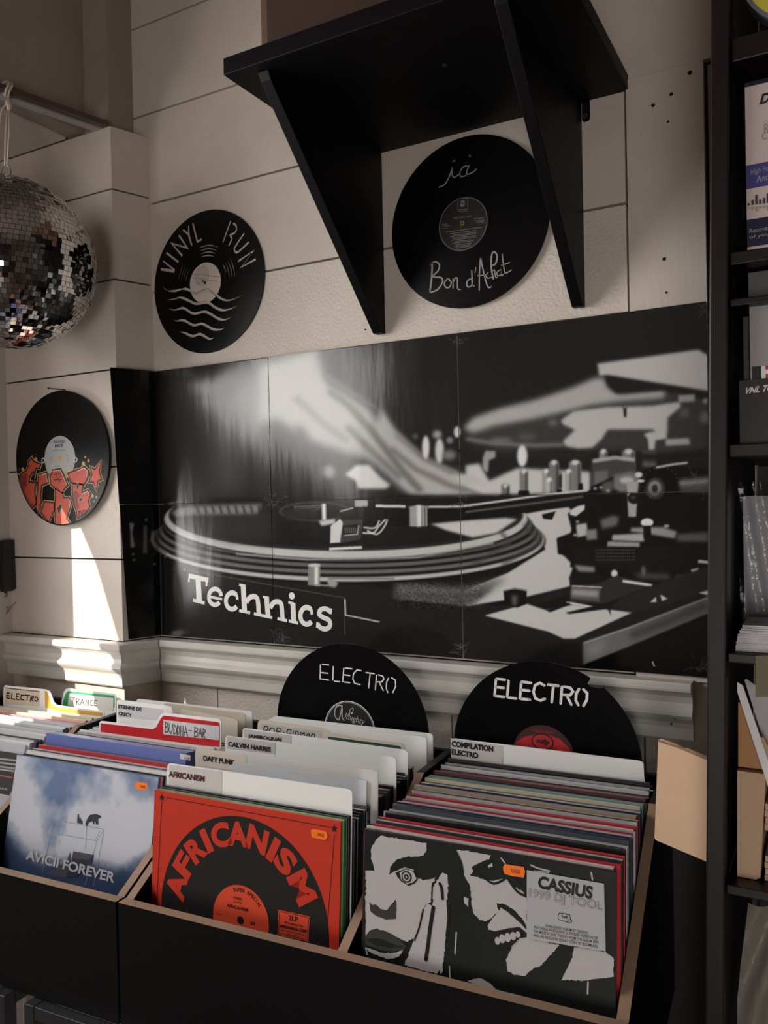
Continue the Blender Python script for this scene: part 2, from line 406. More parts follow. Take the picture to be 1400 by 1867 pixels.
moulding('trim_1', (-.999, -.0005), (.119, -.0005), (0, -1), ma=.72)
moulding('trim_2', (-1.405, PY), (-1.0305, PY), (0, -1), mb=.7)
moulding('trim_3', (-1.0305, PY), (-1.001, 0), ns, ma=-.7, mb=-.72)
bpy.data.objects['trim_1'].data.update()
b = MB(); b.disc(WALL, WALL.uv(1235, 1300), .0042, .0262, mat('dark_knot', (52, 40, 34), .7), 14, r2=.0034); b.disc(WALL, WALL.uv(1228, 1314), .002, .0215, MATS['dark_knot'], 8)
b.disc(WALL, WALL.uv(322, 1204), .003, .0220, M_GAP, 10); struct(b.build('trim_4'))

# ------------------------------------------------------------------ turntable poster (six printed sheets)
def Lz(*p): return [(x / 2.4138 + 180, y / 2.4138 + 640) for x, y in p]
def Rz(*p): return [(x / 2.3333 + 720, y / 2.3333 + 560) for x, y in p]
def draw_poster():
    R = Raster(180, 1305, 540, 1245, 33); k2 = 1 / 2.3333; kl = 1 / 2.4138
    le = lambda x, y, rx, ry, g, bl=0, **k: R.ell(x * kl + 180, y * kl + 640, rx * kl, ry * kl, g, bl, **k)
    re = lambda x, y, rx, ry, g, bl=0, **k: R.ell(x * k2 + 720, y * k2 + 560, rx * k2, ry * k2, g, bl, **k)
    # background tones
    R.poly([(180, 600), (285, 640), (300, 930), (300, 1200), (180, 1200)], 12, 14)
    R.poly([(300, 650), (500, 640), (500, 915), (300, 920)], 42, 25)
    R.poly([(580, 600), (830, 560), (830, 700), (700, 720), (600, 680)], 30, 10)
    # blurred hand reaching in
    R.poly([(430, 700), (495, 660), (495, 770), (440, 830), (400, 800)], 120, 16)
    R.poly(Lz((480, 300), (620, 230), (640, 560), (600, 640), (500, 620)), 70, 18)
    R.poly(Lz((700, 60), (960, -20), (1000, 120), (1190, 250), (1300, 370), (1420, 500), (1440, 640), (1340, 610), (1200, 490), (1000, 425), (900, 390), (780, 300), (700, 320)), 168, 9)
    R.poly(Lz((990, 90), (1220, 240), (1240, 270), (1010, 150)), 96, 4)
    R.poly(Rz((-60, 420), (0, 520), (120, 640), (270, 700), (390, 775), (385, 806), (180, 812), (60, 790), (-80, 640)), 170, 5)
    for q, w, g in [(Lz((1010, 170), (1100, 240), (1200, 350), (1330, 520), (1420, 620)), 12, 105), (Lz((1090, 330), (1200, 440), (1330, 560)), 11, 112), (Rz((-20, 600), (90, 690), (250, 765), (380, 790)), 9, 110), (Rz((0, 540), (120, 640), (270, 720)), 7, 120), (Lz((860, 200), (1000, 330), (1100, 400)), 14, 140)]: R.line(q, w, g, 4)
    R.poly(Lz((860, 330), (900, 340), (930, 430), (880, 420)), 60, 8)
    R.ell(599, 860, 12, 13, 150, 5)
    R.poly(Lz((1080, 545), (1130, 500), (1190, 500), (1240, 555), (1285, 590), (1262, 607), (1140, 607), (1130, 572)), 198, 3)
    # second turntable, out of focus behind
    R.poly(Rz((285, 520), (560, 480), (860, 420), (1335, 330), (1335, 640), (860, 610), (700, 600), (450, 620), (330, 590)), 62, 6)
    R.poly(Rz((290, 515), (330, 470), (450, 428), (600, 392), (750, 342), (850, 300), (892, 298), (905, 340), (960, 368), (1140, 348), (1155, 370), (1140, 388), (960, 402), (830, 420), (700, 452), (560, 482), (430, 505), (330, 535)), 168, 5)
    R.line(Rz((300, 560), (420, 580), (600, 588), (720, 585)), 5, 130, 3); R.line(Rz((330, 600), (460, 628), (640, 632), (820, 628)), 9, 40, 3)
    re(450, 565, 50, 10, 118, 4); re(560, 550, 40, 14, 90, 5); re(670, 490, 22, 16, 105, 4)
    R.poly(Rz((860, 240), (1290, 180), (1340, 210), (1340, 360), (1100, 322), (900, 290), (868, 292)), 182, 2.5)
    R.poly(Rz((892, 292), (1100, 325), (1340, 362), (1340, 400), (1150, 352), (940, 368), (905, 330)), 34, 3)
    R.poly(Rz((706, 480), (760, 442), (900, 425), (1090, 420), (1212, 402), (1216, 425), (1160, 470), (1158, 540), (1120, 562), (1098, 520), (905, 520), (880, 560), (840, 598), (780, 602), (725, 592), (716, 568), (765, 522), (715, 500)), 180, 2.5)
    R.poly(Rz((970, 420), (985, 420), (984, 468), (974, 468)), 40, 1.2); re(980, 424, 11, 6, 120, 1)
    for q, g in [(((1058, 540), (1090, 530), (1150, 535), (1160, 558), (1108, 566), (1104, 608), (1080, 608), (1076, 562)), 180), (((1150, 562), (1250, 556), (1256, 585), (1152, 590)), 160), (((1205, 375), (1275, 370), (1275, 402), (1207, 405)), 150), (((1050, 610), (1110, 610), (1112, 680), (1052, 680)), 92)]: R.poly(Rz(*q), g, 2)
    re(1320, 398, 13, 13, 130, 2); re(1318, 468, 22, 26, 105, 4); re(1230, 450, 22, 22, 90, 4)
    R.line(Rz((850, 640), (1000, 632), (1130, 640), (1335, 620)), 14, 30, 4)
    # mixer, knobs and faders
    R.poly(Rz((300, 672), (360, 664), (400, 738), (520, 684), (640, 690), (830, 700), (834, 782), (640, 802), (440, 832), (390, 805), (300, 760)), 188, 3)
    R.poly(Rz((230, 716), (330, 712), (395, 760), (280, 750)), 180, 3)
    for x, y, rx, ry, g, bl in [(130, 595, 16, 50, 205, 2), (188, 610, 19, 54, 195, 2.5), (178, 540, 20, 18, 150, 3), (232, 565, 15, 15, 120, 2), (263, 530, 14, 24, 190, 1.5), (85, 548, 13, 13, 80, 2), (540, 632, 22, 46, 210, 2), (230, 628, 30, 22, 120, 4)]: re(x, y, rx, ry, g, bl)
    R.poly(Rz((373, 640), (385, 610), (428, 612), (428, 640), (400, 652), (396, 705), (372, 690)), 150, 1.8)
    for x, y0, y1, w, g in [(548, 690, 785, 36, 120), (470, 750, 800, 36, 110), (643, 690, 792, 34, 150), (676, 652, 792, 44, 116), (766, 652, 790, 54, 120), (738, 690, 780, 30, 160), (886, 605, 660, 36, 125), (993, 605, 690, 56, 118), (700, 700, 770, 16, 60), (655, 726, 795, 30, 175)]:
        R.poly(Rz((x - w / 2, y0 + 8), (x - w / 4, y0), (x + w / 4, y0), (x + w / 2, y0 + 8), (x + w / 2, y1), (x - w / 2, y1)), g, 1.5); re(x, y0 + 8, w * .3, 11, min(g + 80, 215), 1.5); R.line(Rz((x + w * .3, y0 + 12), (x + w * .3, y1)), 3, g * .5, 1.5)
    for x, y, w in [(548, 797, 56), (470, 815, 62), (700, 790, 24), (790, 765, 20)]: R.poly(Rz((x - w / 2, y + 16), (x - w / 2.6, y - 16), (x + w / 2.6, y - 16), (x + w / 2, y + 16)), 16, 1)
    R.poly(Rz((838, 660), (900, 648), (1020, 652), (1030, 720), (930, 760), (830, 770)), 70, 2); R.poly(Rz((848, 700), (905, 694), (905, 745), (848, 760)), 105, 2); R.line(Rz((840, 655), (935, 640), (1020, 650)), 7, 165, 1.5)
    # deck: lit plinth top, platter, record
    R.poly([(290, 910), (1292, 897), (1292, 1080), (1000, 1120), (300, 1010)], 22, 3)
    R.poly(Rz((525, 885), (640, 862), (740, 850), (762, 900), (748, 960), (690, 982), (700, 1040), (760, 1098), (742, 1150), (745, 1188), (560, 1232), (300, 1272), (285, 1210), (480, 1130), (640, 1030), (620, 985), (525, 945)), 186, 1.2)
    R.poly(Rz((0, 1170), (290, 1190), (480, 1150), (330, 1262), (290, 1275), (0, 1240)), 96, 6)
    R.poly(Rz((0, 1205), (290, 1218), (420, 1195), (300, 1275), (0, 1245)), 78, 4)
    before = R.a.copy()
    for rx, ry, g, cy in [(360, 78, 18, 986), (358, 76, 175, 984), (354, 71, 28, 981), (350, 69, 105, 977), (346, 66, 24, 973), (343, 66, 98, 968), (339, 64, 20, 963), (336, 66, 82, 957), (333, 68, 24, 951), (331, 72, 180, 946), (323, 65, 40, 939), (318, 62, 27, 936)]: R.ell(634 if rx > 335 else 630, cy, rx, ry, g, 1)
    yy, xx = np.mgrid[0:R.a.shape[0], 0:R.a.shape[1]]; up = yy + R.y0 < 918 - .021 * (xx + R.x0 - 300); R.a[up] = before[up]
    for x, s_ in [(900, 1), (955, 1)]: R.line([(x, 955), (x + 30, 990), (x - 40, 1030)], 5, 70, 3)
    R.poly([(330, 960), (420, 985), (500, 990), (500, 930), (400, 925)], 46, 9)
    R.poly(Lz((318, 705), (380, 682), (720, 672), (700, 716), (420, 722), (335, 732)), 118, 3)
    for x in range(430, 710, 34): R.line(Lz((x, 680), (x + 10, 716)), 3, 45, 1.5)
    R.ell(574, 932, 66, 18, 70, 1); R.ell(574, 932, 60, 15, 26, 1)
    for i in range(5): R.line([(535, 924 + i * 4), (590 - i * 5, 921 + i * 4)], 2, 120, .6)
    R.poly(Lz((800, 700), (960, 690), (960, 735), (830, 745)), 42, 3)
    R.poly(Rz((150, 922), (290, 908), (470, 896), (522, 902), (430, 962), (330, 980), (220, 950)), 188, 2)
    R.line([(600, 1001), (660, 998)], 5, 205, .8)
    R.line([(430, 1010), (560, 1020), (760, 1016), (900, 990)], 3, 150, 1)
    # tonearm, headshell, cartridge
    R.poly(Rz((-10, 850), (50, 848), (140, 846), (280, 848), (420, 830), (640, 800), (820, 782), (880, 765), (880, 800), (830, 832), (640, 862), (430, 892), (290, 906), (140, 916), (50, 934), (-10, 930)), 20, .8)
    R.line(Rz((140, 850), (280, 848), (430, 828), (640, 798), (820, 780)), 4, 190, .8); R.line(Rz((300, 872), (640, 828), (800, 806)), 3, 110, 1.2)
    R.poly(Rz((52, 850), (92, 842), (138, 845), (138, 932), (92, 934), (56, 932)), 150, .8)
    for x in (60, 98, 112, 126): R.line(Rz((x, 848), (x + 2, 932)), 2, 70, .6)
    R.poly(Rz((92, 842), (112, 842), (112, 932), (94, 934)), 205, 1.5)
    R.poly(Lz((1050, 702), (1130, 680), (1240, 675), (1365, 690), (1365, 772), (1300, 768), (1180, 780), (1150, 742), (1070, 748)), 20, .6)
    R.poly(Lz((1126, 655), (1184, 655), (1184, 684), (1126, 686)), 165, .8); R.line(Lz((1218, 682), (1350, 684)), 5, 190, .5); R.line(Lz((1060, 706), (1120, 690)), 3, 160, .5)
    R.poly(Lz((1056, 742), (1162, 742), (1152, 830), (1050, 846)), 62, .6); R.poly(Lz((1072, 770), (1146, 762), (1140, 806), (1076, 812)), 22, .5); R.line(Lz((1078, 812), (1138, 806), (1144, 766)), 2, 170, .4)
    for i in range(6): R.line(Lz((1084 + i * 9, 776), (1086 + i * 9, 802)), 2, 105, .5)
    R.poly(Lz((1020, 770), (1062, 738), (1074, 756), (1066, 808), (1062, 842), (1018, 846)), 196, .6)
    for q in [((1160, 800), (1208, 800), (1232, 772), (1262, 740)), ((1165, 776), (1215, 778), (1235, 745)), ((1180, 790), (1225, 806), (1258, 770), (1270, 740))]: R.line(smooth(Lz(*q), 4), 3, 195, .6)
    R.line(Lz((990, 672), (992, 745)), 9, 165, .8); R.line(Lz((990, 672), (992, 740)), 3, 225, .6); R.poly(Lz((966, 748), (1040, 738), (1040, 760), (980, 770)), 185, 1.5)
    # tonearm base, counterweight and small metalwork
    R.poly(Rz((832, 765), (930, 720), (1040, 700), (1130, 672), (1340, 690), (1340, 1190), (1200, 1185), (900, 1150), (745, 1105), (750, 1060), (693, 1050), (688, 985), (745, 975), (752, 950), (735, 880), (760, 850), (830, 810)), 17, 1)
    re(1130, 752, 84, 80, 13, 1); re(1106, 770, 42, 46, 60, 1.5); re(1104, 768, 26, 30, 150, 2); re(1104, 772, 14, 20, 40, 2)
    for a in np.linspace(2.2, 6.2, 16): R.line(Rz((1130 + 72 * math.cos(a), 752 + 68 * math.sin(a)), (1130 + 80 * math.cos(a), 752 + 76 * math.sin(a))), 1.2, 95, .4)
    R.poly(Rz((1208, 730), (1340, 715), (1340, 790), (1212, 785)), 82, 3); R.line(Rz((1210, 750), (1335, 740)), 7, 150, 3)
    R.line(Rz((1110, 682), (1190, 668), (1245, 662)), 4, 190, 1)
    R.poly(Rz((930, 715), (1000, 700), (1040, 705), (1035, 780), (960, 790), (925, 770)), 118, 2.5); re(985, 735, 30, 14, 180, 2); R.poly(Rz((880, 745), (930, 735), (925, 785), (880, 792)), 90, 3)
    R.poly(Rz((985, 742), (1035, 742), (1026, 892), (992, 892)), 160, 1); re(1016, 812, 28, 24, 22, 1); re(1012, 808, 10, 8, 70, 1); re(1045, 738, 16, 6, 220, 1); re(1036, 712, 16, 12, 200, 1)
    for x, y in [(770, 855), (850, 770), (875, 766), (905, 780), (765, 968), (775, 912)]: re(x, y, 8, 6, 150, 1)
    R.poly(Rz((742, 865), (780, 845), (808, 840), (806, 862), (770, 890), (745, 884)), 195, 1)
    R.poly(Rz((870, 905), (930, 885), (955, 895), (945, 930), (880, 945)), 105, 3)
    for q, g, bl in [(((770, 925), (815, 918), (822, 970), (775, 980)), 175, 1.5), (((812, 948), (858, 942), (860, 988), (815, 992)), 125, 2), (((925, 968), (1060, 962), (1060, 998), (922, 992)), 165, 1.5), (((904, 996), (1040, 1000), (1042, 1022), (902, 1018)), 150, 1.2), (((1005, 938), (1140, 935), (1200, 955), (1190, 985), (1060, 962), (1000, 955)), 150, 2), (((1195, 965), (1335, 955), (1335, 1000), (1200, 998)), 92, 3)]: R.poly(Rz(*q), g, bl)
    re(1071, 915, 27, 18, 215, .8); R.poly(Rz((1056, 930), (1088, 930), (1090, 975), (1080, 998), (1064, 998), (1056, 975)), 18, .6); re(1154, 930, 12, 7, 170, 1)
    R.poly(Rz((745, 1010), (900, 1022), (1180, 1020), (1335, 1005), (1335, 1095), (1180, 1125), (920, 1110), (760, 1085)), 22, 1)
    for i in range(18):
        for j in range(4): R.ell((855 + i * 9.5) * k2 + 720, (1032 + j * 14) * k2 + 560, 1.4, 1.8, 66, .3)
    for q, g, bl in [(((760, 1095), (850, 1105), (850, 1128), (780, 1125)), 130, 2), (((1290, 1074), (1335, 1080), (1335, 1092), (1290, 1088)), 200, .8), (((1258, 1116), (1292, 1108), (1292, 1130), (1262, 1132)), 195, .8), (((1195, 1142), (1262, 1142), (1262, 1176), (1198, 1178)), 112, 3), (((1010, 1130), (1170, 1135), (1170, 1160), (1040, 1155)), 80, 4)]: R.poly(Rz(*q), g, bl)
    re(932, 1132, 14, 16, 205, 1); re(1055, 1120, 10, 22, 100, 2)
    R.poly(Rz((742, 1148), (775, 1152), (778, 1172), (836, 1162), (800, 1185), (745, 1185)), 24, .8)
    R.poly(Rz((748, 1185), (860, 1176), (945, 1142), (1095, 1180), (1010, 1215), (890, 1262), (745, 1256)), 48, .8)
    R.poly(Rz((750, 1184), (884, 1190), (866, 1215), (872, 1254), (746, 1240)), 82, 1); R.line(Rz((752, 1212), (866, 1220)), 12, 150, 3); R.line(Rz((730, 1256), (850, 1278)), 4, 200, .6); R.line(Rz((968, 1165), (1094, 1184)), 5, 205, .8); R.line(Rz((752, 1186), (880, 1192)), 2, 190, .5)
    # front edge of the deck
    R.poly(Rz((-20, 1240), (290, 1272), (400, 1280), (560, 1250), (742, 1190), (742, 1215), (600, 1270), (380, 1312), (640, 1378), (720, 1412), (770, 1408), (1010, 1300), (1335, 1215), (1335, 1240), (800, 1435), (800, 1525), (290, 1490), (-20, 1470)), 32, 1.5)
    R.poly(Rz((380, 1312), (560, 1262), (640, 1288), (760, 1265), (860, 1282), (1012, 1298), (766, 1410), (716, 1410), (650, 1380)), 188, 1)
    for q in [((640, 1290), (740, 1255), (745, 1265), (660, 1298)), ((725, 1300), (885, 1262), (892, 1285), (742, 1306)), ((890, 1260), (905, 1285), (920, 1315), (910, 1262))]: R.poly(Rz(*q), 25, .8)
    R.poly(Rz((960, 1235), (1095, 1185), (1335, 1100), (1335, 1215), (1012, 1300), (920, 1275)), 40, 2)
    for q in [((1085, 1255), (1110, 1232), (1112, 1255)), ((1128, 1222), (1160, 1240), (1135, 1250)), ((1290, 1215), (1335, 1205), (1330, 1225))]: R.poly(Rz(*q), 195, .8)
    R.poly(Rz((800, 1428), (1000, 1362), (1335, 1232), (1340, 1300), (1000, 1442), (800, 1525)), 102, 1.5)
    R.poly(Rz((810, 1440), (900, 1410), (880, 1470), (815, 1500)), 124, 6); R.line(Rz((800, 1430), (1000, 1362), (1335, 1234)), 3, 150, 1); R.line(Rz((1000, 1400), (1200, 1320), (1335, 1262)), 14, 64, 6)
    R.poly(Rz((780, 1530), (1000, 1444), (1345, 1300), (1345, 1600), (780, 1600)), 12, 1)
    R.poly(Rz((462, 1205), (510, 1194), (560, 1203), (560, 1262), (520, 1278), (466, 1266)), 17, .8); R.line(smooth(Rz((464, 1206), (510, 1198), (560, 1206)), 3), 2, 150, .5); R.poly(Rz((495, 1225), (522, 1225), (520, 1270), (497, 1268)), 95, 3)
    R.poly(Rz((625, 882), (684, 868), (668, 905), (630, 900)), 22, .6)
    # start button, badge outline, blurred controls at the left end
    R.poly(Lz((922, 940), (975, 940), (974, 1036), (920, 1030)), 128, .8); R.line(Lz((958, 948), (957, 1030)), 6, 215, 1.5); R.ell(572.5, 1030, 11, 3, 190, .6)
    R.poly(Lz((1004, 1006), (1030, 1004), (1055, 1022), (1040, 1042), (1010, 1036)), 150, 1.5); R.line(Lz((950, 1030), (1010, 1032)), 3, 140, .8); R.line(Lz((1010, 1000), (1300, 1002)), 4, 120, 1)
    R.line(Lz((372, 962), (470, 978), (790, 1036), (1080, 1086), (1083, 1250)), 1.2, 92, .3); R.line(Lz((372, 962), (380, 960)), 2, 150, .3)
    R.line(Lz((1083, 1092), (1086, 1162), (1235, 1192)), 2.2, 205, .4)
    R.poly(Lz((134, 755), (156, 758), (148, 800), (160, 862), (140, 866), (138, 800)), 120, 1); R.poly(Lz((196, 768), (213, 768), (214, 890), (194, 892)), 80, 1); re_ = [(208, 742), (154, 918), (245, 937), (150, 893)]
    for x, y in re_: le(x, y, 7, 5, 110, .8)
    R.line(Lz((240, 790), (235, 830), (262, 872), (300, 890)), 6, 110, 1.5)
    for x, y in [(292, 905), (318, 910), (340, 918)]: le(x, y, 5, 4, 100, .8)
    # abrasion where the sheets meet
    rr = np.random.RandomState(3)
    for cx, cy, n, sc in [(500, 908, 16, 16), (510, 1160, 16, 16), (838, 618, 12, 14), (838, 916, 10, 16), (838, 1183, 14, 16), (1272, 878, 14, 18), (1282, 1218, 16, 16), (1285, 560, 12, 14)]:
        for _ in range(n):
            a = rr.uniform(0, 6.3); x, y = cx + rr.normal(0, sc * .45), cy + rr.normal(0, sc * .45); l = rr.uniform(3, sc * .7); a2 = a + rr.uniform(-.8, .8)
            R.line([(x, y), (x + l * math.cos(a), y + l * math.sin(a)), (x + l * (math.cos(a) + math.cos(a2)), y + l * (math.sin(a) + math.sin(a2)))], .7, 96, .3)
    R.line([(1189, 1206), (1193, 1215)], 2, 190, .3)
    Y, X = np.mgrid[0:R.a.shape[0], 0:R.a.shape[1]]
    gr = rr.normal(0, 1, R.a.shape); gr = R.blur(gr, .7); R.a += gr * np.where((Y + 540 > 1060) & (Y + 540 < 1110) & (X + 180 < 880) & (X + 180 > 720), 26, 3)
    return R
PR = draw_poster()
M_PRINT = mat('glossy_poster_print', (60, 60, 60), 0.16, vcol=True, bump=(5, 0.14, 0.012, (2.0, 1, 0.4)), spec=0.35)
M_PWHITE = mat('poster_white_print', (232, 230, 226), 0.25, spec=0.35)
poster = thing('poster', (-.45, 0, 1.157), 'large black and white turntable poster in six sheets pinned on the white boarded wall', 'poster')
ZT, ZB, ZM = 1.737, 1.159, 1.447
SX = [-1.098, -.6845, -.2695, .1475]
def lift_rc(r, c, u, v):
    """how far the paper stands off the wall"""
    a = .0018 + .0035 * (math.sin(math.pi * u) ** 2) * (0.6 + 0.4 * math.sin(3 * v + c + 2 * r))
    return a + (.003 * max(0, v - .75) if r == 0 else .002 * max(0, .2 - v)) + (.0008 if r else 0)
PO = .0075
def sheet_pt(s, z, lift):
    """lay the paper: along the wall, round the corner and out along the pillar side"""
    c = -.992
    if s >= c: return np.array([s, -PO - lift, z])
    d = c - s; e = np.array([c, -PO])
    dirn = -side_dir; t = min(d / .02, 1)
    q = e + np.array([-1, 0]) * d * (1 - t) * .5 + dirn * d * t
    return np.array([q[0] + lift * .9 + .0045 * t, q[1] - lift * .3, z])
sheets = {}
for r, (za, zb_) in enumerate([(ZM + .0006, ZT), (ZB, ZM - .0006)]):
    for c in range(3):
        sa, sb = SX[c] + .0007, SX[c + 1] - .0007
        nx, ny = int((sb - sa) / .0013), int((zb_ - za) / .0013)
        P = np.zeros((ny, nx, 3))
        for i in range(ny):
            v = i / (ny - 1); z = za + (zb_ - za) * v
            s0 = sa
            if c == 0: s0 = (-1.087 - .013 * v) if r == 0 else (-1.074 - .012 * v)
            for j in range(nx):
                u = j / (nx - 1); s_ = s0 + (sb - s0) * u
                lift = lift_rc(r, c, u, v)
                P[i, j] = sheet_pt(s_, z + (.001 * math.sin(6 * u + c) if (r == 0 and v > .9) else 0), lift)
        g = PR.sample(to_px(P.reshape(-1, 3))); g = slin(np.where(g > 60, 60 + (g - 60) * 1.16, g)).reshape(ny, nx)
        rgb = np.stack([g * 1.0, g * .985, g * .965], -1)
        sheets[(r, c)] = grid_print('poster_sheet', P, rgb, M_PRINT, poster)
# slab-serif lettering printed on the badge
b1, b2 = MB(), MB(); ploff = .0
def tl(pts, w, second=False, sm=0):
    px = Lz(*pts); px = smooth(px, sm) if sm else px
    (b2 if second else b1).stroke(WALL, [WALL.uv(*q) for q in px], w * 1.01 / 2.4138 / 1000 * 1.13, ploff, M_PWHITE, cap=False)
def arc(cx, cy, rx, ry, a0, a1, n=16): return [(cx + rx * math.cos(math.radians(a)), cy - ry * math.sin(math.radians(a))) for a in np.linspace(a0, a1, n)]
tl([(413, 987), (500, 1006)], 21); tl([(417, 983), (414, 1014)], 11); tl([(494, 1000), (491, 1032)], 11); tl([(455, 995), (460, 1098)], 31); tl([(434, 1093), (484, 1106)], 15)
tl(arc(529, 1079, 27, 35, 5, 318), 20); tl([(502, 1078), (560, 1089)], 11)
tl(arc(603, 1097, 27, 36, 48, 318), 21); tl([(622, 1068), (626, 1090)], 13)
tl([(650, 1026), (657, 1142)], 26); tl([(633, 1026), (656, 1031)], 11); tl([(634, 1139), (681, 1149)], 13)
tl([(664, 1104), (680, 1082), (702, 1078), (714, 1096), (718, 1156)], 22, sm=4); tl([(698, 1153), (738, 1162)], 13)
tl([(752, 1078), (759, 1166)], 25); tl([(736, 1079), (756, 1083)], 11); tl([(738, 1162), (777, 1170)], 13)
tl([(768, 1128), (784, 1104), (806, 1101), (818, 1118), (822, 1178)], 22, True, 4); tl([(800, 1174), (842, 1184)], 13, True)
tl([(868, 1106), (872, 1189)], 25, True); tl([(848, 1103), (872, 1109)], 11, True); tl([(850, 1184), (892, 1194)], 13, True); b2.disc(WALL, WALL.uv(*Lz((863, 1075))[0]), .0072, ploff, M_PWHITE, 20)
tl(arc(929, 1162, 28, 37, 48, 318), 21, True); tl([(948, 1132), (952, 1156)], 13, True)
tl([(1034, 1146), (1014, 1131), (990, 1136), (984, 1156), (1004, 1170), (1028, 1182), (1032, 1206), (1012, 1220), (988, 1212), (978, 1196)], 20, True, 4); tl([(1037, 1130), (1034, 1154)], 11, True); tl([(977, 1190), (975, 1214)], 11, True)
for bb_, c_ in ((b1, 0), (b2, 1)):          # lay the letters on the curved paper
    sa_ = -1.08 if c_ == 0 else SX[c_]
    bb_.v = [(x, -PO - lift_rc(1, c_, (x - sa_) / (SX[c_ + 1] - sa_), (z - ZB) / (ZM - ZB)) - .0006, z) for x, y, z in bb_.v]
b1.build('printed_lettering', sheets[(1, 0)]); b2.build('printed_lettering', sheets[(1, 1)])

# ------------------------------------------------------------------ records on the walls
def T2(n=72): return np.linspace(0, 2 * np.pi, n, endpoint=False)
def record(pl, px_c, name_label, cat, label_r, label_mat, off=.006, R=.15, uvc=None, loops=None, center_off=True, thick=.0022):
    c = uvc if uvc is not None else pl.uv(*px_c)
    root = thing('vinyl_record', pl.p(c[0], c[1] - R, off), name_label, cat)
    b = MB(); outer = [(c[0] + R * math.cos(t), c[1] + R * math.sin(t)) for t in T2(96)]
    b.slab(pl, [outer] + (loops or []), off, off + thick, M_VINYL)
    b.disc(pl, c, R, off + thick + .0004, M_VINYL, 96, r_in=R - .004)
    # the mesh origin sits on the spindle so that the pressed rings are concentric
    o = b.build('disc', root); org = np.array(root['_org']); sh = pl.p(c[0], c[1], off) - org
    o.data.transform(Matrix.Translation(Vector(-sh))); o.location = Vector(sh)
    return root, c, off + thick
# "ici / Bon d'Achat"
def B1(*p): return zoomed(p, 4.2424, 690, 230)
rec, c, t_ = record(WALL, (854.5, 407.5), "black vinyl record with handwritten words Bon d'Achat under the black wall shelf", 'record', .047, None)
b = MB(); lc = WALL.uv(*B1((668, 768))[0]); b.cyl(WALL, lc, .0475, t_, t_ + .0005, mat('black_label', (20, 18, 19), .5))
b.disc(WALL, lc, .0462, t_ + .0009, M_GREYINK, 64, r_in=.0450)
b.ppoly(WALL, B1((628, 570), (706, 568), (707, 655), (628, 657)), t_ + .0009, M_GREYINK); b.ppoly(WALL, B1((631, 573), (703, 571), (704, 652), (631, 654)), t_ + .0012, MATS['black_label']); b.disc(WALL, WALL.uv(*B1((667, 612))[0]), .0062, t_ + .0015, M_GREYINK, 6)
b.text(WALL, 'PYE', *B1((643, 624), (692, 622), (643, 602)), t_ + .0018, MATS['black_label'], .02)
b.text(WALL, 'RECORDS', *B1((632, 677), (706, 675), (632, 664)), t_ + .0010, M_GREYINK); b.text(WALL, 'RED HOT HITS', *B1((598, 733), (738, 715), (598, 717)), t_ + .0010, M_GREYINK)
for i, (xa, xb, y) in enumerate([(535, 815, 830), (570, 772, 843), (590, 772, 855), (572, 770, 868), (590, 768, 880), (575, 770, 893), (610, 730, 904), (590, 750, 917), (610, 735, 930), (610, 730, 942), (612, 728, 953), (508, 552, 772), (508, 570, 787), (508, 548, 805), (748, 832, 730), (762, 832, 747), (780, 830, 757)]):
    b.pstroke(WALL, B1((xa, y), ((xa + xb) / 2, y - (xb - xa) * .065), (xb, y - (xb - xa) * .13)), .0011, t_ + .0010, M_GREYINK, cap=False)
b.disc(WALL, WALL.uv(*B1((663, 763))[0]), .0045, t_ + .0014, mat('brass', (170, 140, 90), .4, 1.0), 16); b.disc(WALL, WALL.uv(*B1((663, 763))[0]), .0022, t_ + .0017, M_INK, 12)
lb = b.build('label', rec)
b = MB()
for pts, w in [(((483, 484), (525, 465), (555, 420), (575, 370), (588, 330)), .003), (((588, 330), (584, 385), (602, 408), (640, 382)), .0026), (((702, 322), (668, 330), (645, 370), (652, 402), (692, 395)), .0026), (((716, 318), (696, 368), (705, 385), (740, 372), (772, 347)), .0026), (((592, 286), (605, 280)), .003), (((720, 240), (722, 246)), .004),
               (((432, 1065), (427, 1180), (413, 1290)), .0042), (((422, 1078), (452, 1058), (485, 1078), (478, 1125), (438, 1172), (500, 1180), (510, 1215), (472, 1272), (414, 1295)), .0036), (((548, 1190), (525, 1220), (535, 1254), (563, 1254), (578, 1220), (560, 1192), (546, 1190)), .003), (((592, 1188), (592, 1262)), .003), (((592, 1222), (610, 1182), (625, 1192), (627, 1262), (648, 1272)), .0028),
               (((737, 1190), (706, 1200), (697, 1235), (710, 1252), (736, 1238), (738, 1180), (735, 1125)), .003), (((738, 1238), (756, 1245)), .0022), (((768, 1103), (761, 1142)), .0022), (((794, 1276), (795, 1150), (803, 1022)), .003), (((803, 1022), (825, 1130), (858, 1248), (888, 1250)), .003), (((782, 1166), (852, 1158)), .0026), (((860, 1140), (845, 1165), (860, 1184), (886, 1178)), .0024), (((902, 1190), (886, 1100), (890, 1005), (912, 982), (932, 1020), (920, 1072), (896, 1086)), .0034), (((892, 1140), (910, 1120), (918, 1172), (932, 1180)), .0022), (((955, 1120), (930, 1140), (936, 1166), (960, 1158), (962, 1122), (966, 1164), (985, 1150)), .0022), (((970, 1000), (980, 1080), (992, 1140), (1016, 1138), (1042, 1122)), .0024), (((965, 1086), (1027, 1064)), .0022)]:
    if pts[0] == (432, 1065): b.build('handwriting', rec); b = MB()
    b.pstroke(WALL, B1(*pts), w * .8, t_ + .0006, M_CHALK, 4)
b.build('handwriting', rec)
